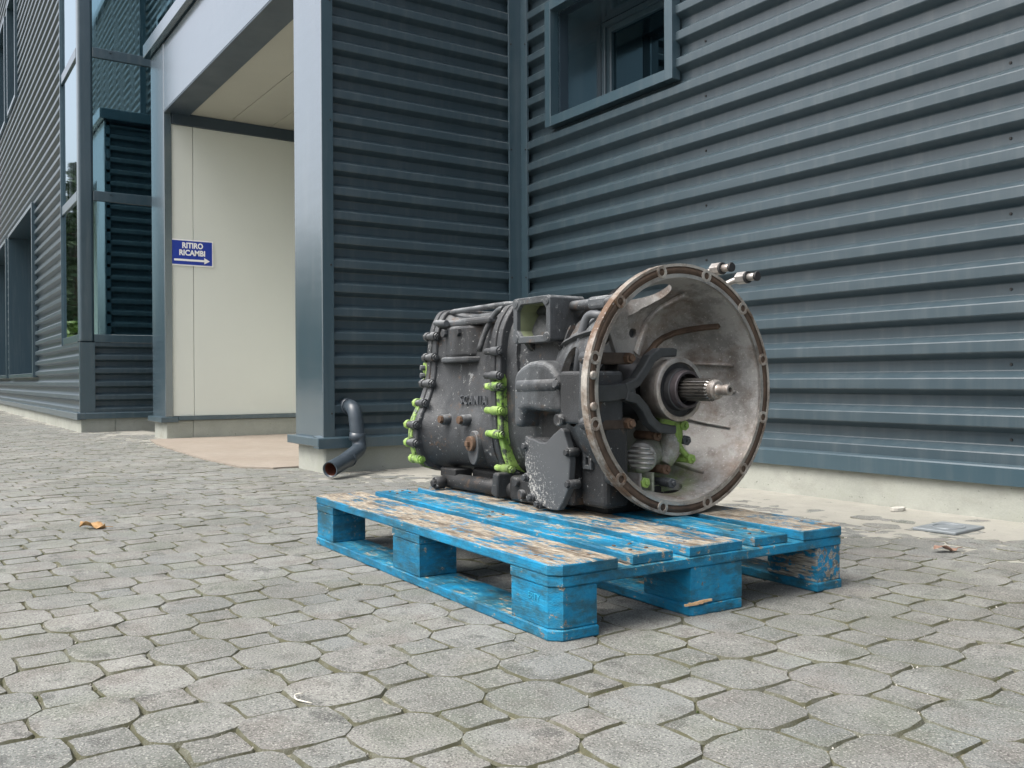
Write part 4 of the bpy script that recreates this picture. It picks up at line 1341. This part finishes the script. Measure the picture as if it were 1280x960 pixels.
# top cover of the rear case and its ledge box
v1 = GY - 0.215
def tilt_plate(poly, z0, z1):
    mb = MB(); mb.prism(poly, lambda a, b, d: (a, b, d), z0, z1); return mb
tc = tilt_plate([(-2.44, v1 + 0.01), (-2.155, v1 + 0.018), (-2.13, v1 + 0.16), (-2.13, GY + 0.15), (-2.46, GY + 0.15), (-2.46, v1 + 0.12)], 0.626, 0.6445).build('top_cover', 'case_paint_light', gb, 0.006)
mb = MB(); mb.box(-2.475, -2.14, GY - 0.11, GY + 0.13, 0.6445, 0.668); mb.build('cover_step', 'case_paint_light', tc, 0.01)
mb = MB(); mb.tube(arc([(-2.50, GY - 0.10, 0.665), (-2.44, GY - 0.155, 0.676), (-2.12, GY - 0.15, 0.680), (-2.09, GY - 0.05, 0.675)], 0.03), 0.008, 12); mb.build('cover_rail', 'case_paint_light', tc)
mb = MB(); mb.tube([(-2.47, GY - 0.09, 0.672), (-2.445, v1 + 0.02, 0.642)], 0.0095, 12); mb.build('cover_rail', 'case_paint_light', tc)
mb = MB(); mb.tube([(-2.435, v1 + 0.005, 0.640), (-2.36, v1 + 0.0, 0.636)], 0.0095, 12); mb.build('cover_rail', 'case_paint_light', tc)
mb = MB(); mb.prism([(-2.405, v1 + 0.02), (-2.345, v1 + 0.005), (-2.25, v1 + 0.012), (-2.20, v1 + 0.07), (-2.405, v1 + 0.07)], lambda a, b, d: (a, b, d), 0.535, 0.6255); lb = mb.build('ledge_box', 'case_paint', gb, 0.008)
mb = MB(); mb.prism([(-2.42, v1 + 0.015), (-2.36, v1 - 0.012), (-2.235, v1 - 0.004), (-2.20, v1 + 0.06), (-2.42, v1 + 0.06)], lambda a, b, d: (a, b, d), 0.518, 0.5345); mb.build('ledge_lip', 'case_paint_light', lb, 0.005)
for X, dy in ((-2.385, 0.0), (-2.30, -0.002)):
    mb = MB(); mb.tube([(X, v1 + 0.0 + dy, 0.607), (X, v1 + 0.03, 0.607)], 0.013, 6, smooth=False); mb.build('ledge_bolt', 'case_paint', lb, 0.001, 1)
# arched shoulder between rear case and mid flange
mb = MB()
pts_ = []
for k in range(13):
    a = R(-10 + 110 * k / 12)
    pts_.append((-2.125 - 0.055 * math.cos(a) * 1.0, GY - 0.212 + 0.0, 0.565 + 0.10 * math.sin(a)))
mb.tube([Vector(p) + Vector((0, 0.035 * (p[2] - 0.55) / 0.1, 0)) for p in pts_], 0.0085, 10); mb.build('shoulder_rib', 'case_paint_light', gb)
# casting ribs on the front case and outside the bell
for X, z0, z1, v0 in ((-1.99, 0.47, 0.62, -0.2), (-1.78, 0.50, 0.60, -0.2)):
    mb = MB()
    rings = []
    for i in range(8):
        z = z0 + (z1 - z0) * i / 7
        y = GY + at_w(FRs, z - GZc)
        d = 0.012 * math.sin(math.pi * (i + 0.5) / 8)
        rings.append([(X - 0.005, y + 0.01, z), (X + 0.005, y + 0.01, z), (X + 0.003, y - d, z), (X - 0.003, y - d, z)])
    mb.loft(rings); mb.build('case_rib', 'case_paint', gb)
for th_ in (-62, -40, -20, 20, 45, 70, 110, 140, 220):
    th = R(th_); tang = Vector((0, math.cos(th), -math.sin(th))) * 0.004
    mb = MB(); rings = []
    for u, r0, r1 in ((0.024, 0.283, 0.297), (0.06, 0.272, 0.290), (0.12, 0.258, 0.276), (0.19, 0.236, 0.252), (0.235, 0.218, 0.228)):
        a, b = Gp(r0, th, u), Gp(r1, th, u)
        rings.append([a - tang, a + tang, b + tang * 0.7, b - tang * 0.7])
    mb.loft(rings); mb.build('shell_rib', 'case_paint', bell)
# upper rail of the front case
mb = MB(); mb.tube([(-2.06, GY - 0.168, 0.648), (-1.72, GY - 0.172, 0.650), (-1.66, GY - 0.185, 0.650)], 0.013, 14); mb.build('case_rail', 'case_paint_light', gb)
mb = MB(); mb.box(-1.69, -1.615, GY - 0.215, GY - 0.17, 0.632, 0.662); mb.build('rail_lug', 'case_paint_light', gb, 0.008)
# open rectangular port
px0, px1, pz0, pz1, pyf, pyb = -1.962, -1.800, 0.560, 0.676, 1.322, 1.43
mb = MB()
t = 0.017
c_ = 0.016
outer = [(px0 + 0.006, pz0), (px1 - 0.006, pz0), (px1, pz0 + 0.006), (px1, pz1 - 0.006), (px1 - 0.006, pz1), (px0 + 0.006, pz1), (px0, pz1 - 0.006), (px0, pz0 + 0.006)]
inn = [(px0 + t + c_, pz0 + t), (px1 - t - c_, pz0 + t), (px1 - t, pz0 + t + c_), (px1 - t, pz1 - t - c_), (px1 - t - c_, pz1 - t), (px0 + t + c_, pz1 - t), (px0 + t, pz1 - t - c_), (px0 + t, pz0 + t + c_)]
mb.loft([[(a, pyb, b) for a, b in outer], [(a, pyf, b) for a, b in outer], [(a, pyf, b) for a, b in inn], [(a, pyf + 0.012, b) for a, b in inn]], False, False, False)
port = mb.build('control_port', 'case_paint_light', gb, 0.0025, 2)
mb = MB()
mb.loft([[(a, pyf + 0.012, b) for a, b in inn], [(a, pyb - 0.012, b) for a, b in inn]], False, True); mb.build('port_inside', 'primer_inside', port)
mb = MB(); mb.box(px1 - 0.055, px1 - t - 0.002, pyb - 0.05, pyb - 0.013, pz0 + t + 0.004, pz0 + 0.052); mb.build('port_dark_hole', 'black_hole', port, 0.01)
for a, b in ((px0 + 0.012, pz0 + 0.012), (px1 - 0.014, pz0 + 0.014), (px0 + 0.012, pz1 - 0.013), (px1 - 0.014, pz1 - 0.013)):
    mb = MB(); mb.tube([(a, pyf + 0.01, b), (a, pyf - 0.003, b)], [0.012, 0.011], 14); mb.tube([(a, pyf - 0.0031, b), (a, pyf - 0.0035, b)], 0.006, 10)
    mb.build('port_lug', 'case_paint_light', port)
for X in (px0 + 0.03, px1 - 0.01):
    mb = MB(); mb.loft([[(X - 0.012, pyf + 0.02, pz0), (X + 0.012, pyf + 0.02, pz0), (X + 0.012, pyb, pz0), (X - 0.012, pyb, pz0)], [(X - 0.005, pyb - 0.045, pz0 - 0.045), (X + 0.005, pyb - 0.045, pz0 - 0.045), (X + 0.005, pyb, pz0 - 0.045), (X - 0.005, pyb, pz0 - 0.045)]])
    mb.build('port_gusset', 'case_paint_dark', port, 0.002)
# breather hose
mb = MB(); mb.tube(arc([(-1.615, 1.345, 0.612), (-1.672, 1.338, 0.622), (-1.690, 1.335, 0.58), (-1.712, 1.335, 0.470)], 0.04), 0.0098, 12); mb.build('breather_hose', 'hose_paint', gb)
mb = MB(); mb.tube([(-1.78, GY - 0.204, 0.530), (-1.66, GY - 0.21, 0.530)], 0.007, 8); mb.build('case_seam', 'case_paint_dark', gb)
# swollen side housing and the block next to it
arch = [(-1.935, 0.345), (-1.935, 0.462), (-1.925, 0.486), (-1.900, 0.500), (-1.868, 0.511), (-1.835, 0.514), (-1.80, 0.510), (-1.770, 0.498), (-1.748, 0.478), (-1.738, 0.455), (-1.735, 0.388), (-1.80, 0.388), (-1.88, 0.392), (-1.902, 0.385), (-1.905, 0.345)]
mb = MB(); mb.prism(arch, lambda a, b, d: (a, d, b), 1.41, 1.302); sh = mb.build('side_housing', 'case_paint_light', gb, 0.014, 4, 25)
mb = MB(); mb.tube([(-1.915, 1.318, 0.450), (-1.75, 1.318, 0.454)], [0.022, 0.022], 14); mb.build('housing_swell', 'case_paint_light', sh)
mb = MB(); mb.box(-1.735, -1.638, 1.300, 1.42, 0.362, 0.486); mb.build('actuator_block', 'case_paint', gb, 0.009, 3)
mb = MB(); mb.tube([(-1.742, 1.305, 0.452), (-1.742, 1.292, 0.456)], 0.010, 12); mb.build('block_bolt', 'case_paint_light', gb, 0.001, 1)
mb = MB(); mb.tube([(-1.725, 1.31, 0.372), (-1.725, 1.285, 0.37)], 0.014, 12); mb.build('block_bolt', 'case_paint', gb, 0.001, 1)
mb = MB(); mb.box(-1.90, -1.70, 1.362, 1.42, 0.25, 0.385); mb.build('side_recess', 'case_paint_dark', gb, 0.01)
# chipped side cover plate
plate = [(-1.901, 0.325), (-1.885, 0.318), (-1.866, 0.317), (-1.838, 0.310), (-1.811, 0.311), (-1.78, 0.333), (-1.749, 0.350), (-1.737, 0.343), (-1.733, 0.329), (-1.720, 0.299), (-1.717, 0.27), (-1.721, 0.242), (-1.727, 0.203), (-1.748, 0.172), (-1.769, 0.148), (-1.80, 0.1455), (-1.839, 0.152), (-1.862, 0.16), (-1.881, 0.176), (-1.893, 0.195), (-1.898, 0.221), (-1.906, 0.25), (-1.905, 0.282)]
mb = MB(); mb.prism(plate, lambda a, b, d: (a, d + (b - 0.25) * -0.03, b), 1.338, 1.318); cp = mb.build('side_cover', 'speckled_cover_paint', gb, 0.003, 2)
for a, b in ((-1.899, 0.297), (-1.722, 0.292), (-1.718, 0.216), (-1.899, 0.217), (-1.876, 0.169), (-1.845, 0.155)):
    mb = MB(); mb.tube([(a, 1.345, b), (a, 1.314, b)], 0.0115, 14); mb.tube([(a, 1.314, b), (a, 1.306, b)], 0.0085, 6, smooth=False)
    mb.build('cover_bolt', 'case_paint', cp, 0.001, 1)
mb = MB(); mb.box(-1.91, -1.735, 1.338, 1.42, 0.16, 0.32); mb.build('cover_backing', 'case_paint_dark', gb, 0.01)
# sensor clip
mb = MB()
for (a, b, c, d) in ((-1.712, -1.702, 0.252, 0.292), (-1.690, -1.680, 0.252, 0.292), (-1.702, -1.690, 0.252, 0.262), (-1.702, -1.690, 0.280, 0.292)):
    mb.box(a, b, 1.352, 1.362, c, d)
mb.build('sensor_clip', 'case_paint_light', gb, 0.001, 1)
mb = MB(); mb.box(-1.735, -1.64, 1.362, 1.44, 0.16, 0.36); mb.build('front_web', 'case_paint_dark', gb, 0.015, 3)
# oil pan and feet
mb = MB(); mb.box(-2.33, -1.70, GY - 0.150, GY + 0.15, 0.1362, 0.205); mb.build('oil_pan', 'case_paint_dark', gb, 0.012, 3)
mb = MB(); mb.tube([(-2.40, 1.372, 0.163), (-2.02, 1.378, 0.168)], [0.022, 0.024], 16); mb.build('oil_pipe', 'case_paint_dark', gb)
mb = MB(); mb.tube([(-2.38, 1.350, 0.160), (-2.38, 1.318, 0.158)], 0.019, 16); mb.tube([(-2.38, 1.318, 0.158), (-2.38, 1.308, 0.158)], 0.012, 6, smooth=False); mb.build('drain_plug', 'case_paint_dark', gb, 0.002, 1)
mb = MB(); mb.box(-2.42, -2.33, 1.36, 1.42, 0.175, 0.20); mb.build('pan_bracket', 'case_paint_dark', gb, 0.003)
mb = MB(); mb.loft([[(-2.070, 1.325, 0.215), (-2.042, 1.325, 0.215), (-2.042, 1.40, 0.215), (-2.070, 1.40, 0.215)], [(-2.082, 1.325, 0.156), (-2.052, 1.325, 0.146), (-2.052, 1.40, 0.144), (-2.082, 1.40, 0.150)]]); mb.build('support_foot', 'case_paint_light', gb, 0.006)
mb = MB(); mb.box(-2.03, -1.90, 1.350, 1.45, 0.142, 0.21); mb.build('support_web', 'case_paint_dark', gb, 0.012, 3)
for X, z in ((-1.985, 0.196), (-1.96, 0.166)):
    mb = MB(); mb.tube([(X, 1.36, z), (X, 1.338, z)], 0.012, 14); mb.build('support_bolt', 'case_paint', gb, 0.001, 1)
# pressure fittings behind the top of the bell
for (y, z, u_end, name) in ((1.702, 0.742, -0.006, 0), (1.772, 0.722, -0.026, 1)):
    b0 = Vector((GX - 0.10, y - 0.045, z - 0.045)); e_ = Vector((GX - u_end, y, z))
    mb = MB(); mb.tube(arc([b0, Vector((GX - u_end - 0.055, y - 0.004, z - 0.004)), e_ - Vector((0.02, 0, 0))], 0.03), 0.008, 10)
    ft = mb.build('pressure_fitting', 'worn_steel', gb)
    mb = MB(); mb.tube([e_ - Vector((0.045, 0, 0)), e_ - Vector((0.015, 0, 0))], 0.0165, 6, smooth=False); mb.build('hex_nut', 'worn_steel', ft, 0.002, 1)
    mb = MB(); mb.tube([e_ - Vector((0.016, 0, 0)), e_ - Vector((0.010, 0, 0))], 0.0150, 16); mb.build('seal_ring', 'black_rubber', ft)
    mb = MB(); mb.tube([e_ - Vector((0.010, 0, 0)), e_ + Vector((0.014, 0, 0))], 0.0095, 14); mb.build('nipple', 'worn_steel', ft, 0.001, 1)
    mb = MB(); mb.tube([e_ + Vector((0.013, 0, 0)), e_ + Vector((0.021, 0, 0))], 0.0118, 14); mb.build('cap', 'black_rubber', ft, 0.001, 1)

# ------------------------------------------------------------------ small things on the ground
mb = MB()
cen = Vector((-1.56, 2.655, 0.0)); ang = R(4)
Md = Matrix.Translation(cen) @ Matrix.Rotation(ang, 4, 'Z')
zt = 0.010
mb.box(-0.066, 0.066, -0.092, 0.092, 0.001, zt, Md)
dc = mb.build('drain_cover', 'cover_plate_grey', None, 0.002, 1, at=cen)
tag(dc, 'square grey metal cover plate lying on the concrete by the wall', 'cover plate')
mb = MB()
n = 36
mb.loft([[Md @ Vector((r_ * 0.046 * math.cos(2 * math.pi * k / n), r_ * 0.058 * math.sin(2 * math.pi * k / n), z)) for k in range(n)] for r_, z in ((1.0, zt + 0.0005), (0.98, zt + 0.003), (0.90, zt + 0.003), (0.88, zt + 0.0005))], False, False, True)
mb.build('raised_ring', 'cover_plate_grey', dc)
def leaf(name, loc, ang, ln, wd, mat, label, curl=0.02, seed=1):
    rg = random.Random(seed)
    mb = MB(); vs, fs = [], []
    nu, nv = 12, 6
    for i in range(nu + 1):
        t = i / nu
        w_ = wd * math.sin(math.pi * min(1, t * 0.94 + 0.03)) ** 0.8 * (1 + 0.28 * math.sin(t * 17 + seed))
        for j in range(nv + 1):
            s = j / nv * 2 - 1
            z = 0.004 + curl * abs(s) ** 1.5 * (0.6 + 0.4 * math.sin(t * 9 + s * 2)) + 0.006 * math.sin(t * 6) + rg.uniform(0, 0.002)
            vs.append(Vector(((t - 0.5) * ln, s * w_ * (0.9 if s > 0 else 0.7), z)))
    for i in range(nu):
        for j in range(nv):
            a = i * (nv + 1) + j
            fs.append((a, a + 1, a + nv + 2, a + nv + 1))
    M = Matrix.Translation(loc) @ Matrix.Rotation(ang, 4, 'Z')
    mb.add([M @ v for v in vs], fs, True)
    mb.tube([M @ Vector((ln * 0.48, 0, 0.008)), M @ Vector((ln * 0.75, 0.006, 0.006))], 0.0012, 5)
    o = mb.build(name, mat, None, at=loc)
    md = o.modifiers.new('thickness', 'SOLIDIFY'); md.thickness = 0.0006
    return tag(o, label, 'leaf')
leaf('dry_leaf', Vector((-3.12, 0.495, 0.002)), R(52), 0.085, 0.024, 'dry_leaf', 'curled golden brown dry leaf lying alone on the pavers at the left', 0.018, 2)
leaf('dry_leaf', Vector((-1.365, 2.31, 0.003)), R(70), 0.075, 0.020, 'old_leaf', 'flat reddish brown dead leaf near the metal cover plate', 0.008, 5)
mb = MB(); mb.tube(arc([(-1.281, 0.487, 0.006), (-1.284, 0.474, 0.006), (-1.268, 0.470, 0.004), (-1.240, 0.484, 0.004)], 0.01), 0.0011, 6)
tag(mb.build('twig', 'twig_bark', None, at=(-1.266, 0.476, 0)), 'short pale hooked twig on the pavers in the foreground', 'twig')
mb = MB()
rg = random.Random(9)
pts_ = [(0.022 * math.cos(a) * rg.uniform(.7, 1.1), 0.04 * math.sin(a) * rg.uniform(.7, 1.1)) for a in [2 * math.pi * k / 9 for k in range(9)]]
mb.prism(pts_, lambda a, b, d: (-1.871 + a, 2.87 + b, 0.004 + d), 0.0, 0.012)
tag(mb.build('mortar_chip', 'mortar', None, 0.002, at=(-1.871, 2.87, 0)), 'pale flat mortar chip at the foot of the concrete plinth', 'rubble')

# ------------------------------------------------------------------ trees beyond the left edge, mirrored in the glazing, then an added row that darkens reflections
def conifer(loc, h, rad, label, seed, mat='needle_leaf', kind='conifer_tree', pointed=True, n=2600, leaf_s=0.16):
    rg = random.Random(seed)
    root = empty(kind, loc, label, 'tree' if pointed else 'shrub', 'trees along the yard edge')
    L = Vector(loc)
    mb = MB(); mb.tube([L, L + Vector((0.05, 0.0, h * 0.4)), L + Vector((0, 0, h * 0.92))], [0.14, 0.09, 0.02], 8)
    for k in range(14):
        a = rg.uniform(0, 6.28); z = h * rg.uniform(0.1, 0.8); l = rad * (1 - z / h) * 0.9 + 0.1
        mb.tube([L + Vector((0, 0, z)), L + Vector((math.cos(a) * l, math.sin(a) * l, z + 0.15 * l))], [0.03, 0.008], 5)
    mb.build('trunk', 'bark', root)
    mb = MB()
    for k in range(n):
        t = rg.random() ** 1.3
        z = h * (0.06 + 0.94 * t)
        env = rad * ((1 - t) ** 0.75 if pointed else math.sqrt(max(0.02, 1 - (2 * t - 0.9) ** 2)))
        a = rg.uniform(0, 6.28)
        rr = env * math.sqrt(rg.random()) * (0.75 + 0.35 * math.sin(a * 5 + z * 4))
        c_ = L + Vector((math.cos(a) * rr, math.sin(a) * rr, z))
        s = leaf_s * rg.uniform(0.5, 1.3)
        d1 = Vector((math.cos(a + rg.uniform(-.8, .8)), math.sin(a + rg.uniform(-.8, .8)), rg.uniform(-.5, .5))).normalized()
        d2 = d1.orthogonal().normalized(); d2.rotate(Matrix.Rotation(rg.uniform(0, 6.28), 3, d1))
        mb.add([c_ - d1 * s, c_ + d2 * s * 0.35, c_ + d1 * s, c_ - d2 * s * 0.35], [(0, 1, 2, 3)])
    mb.build('crown', mat, root)
    return root
conifer((-28.0, -1.35, 0), 6.6, 1.5, 'tall pointed dark green conifer mirrored in the tall corner glass pane', 1)
conifer((-31.0, -4.6, 0), 6.2, 1.5, 'broad dark green conifer standing in the tree row left of the building', 2)
conifer((-27.0, -7.5, 0), 5.2, 1.4, 'slim dark conifer standing furthest from the building in the tree row', 3)
conifer((-21.5, -0.40, 0), 1.75, 1.0, 'low bright yellow-green shrub mirrored at the foot of the corner glass', 4, 'bush_leaf', 'garden_shrub', False, 1800, 0.10)

for k, (x, y, h, r_) in enumerate(((-26, -4.2, 5.0, 1.7), (-25.5, -6.6, 4.6, 1.8), (-25, -9.4, 5.2, 1.9), (-25, -12.4, 4.8, 2.0), (-24, -15.2, 5.0, 2.0), (-32, -1.8, 5.8, 2.2))):  # unseen conifers added as dark reflections low on the porch posts
    conifer((x, y, 0), h, r_, 'dense conifer %s in the unseen row added beyond the left edge to darken reflections' % ('first and nearest', 'second', 'third and broad', 'fourth', 'fifth and last', 'set far back')[k], 20 + k, n=1500, leaf_s=0.34)
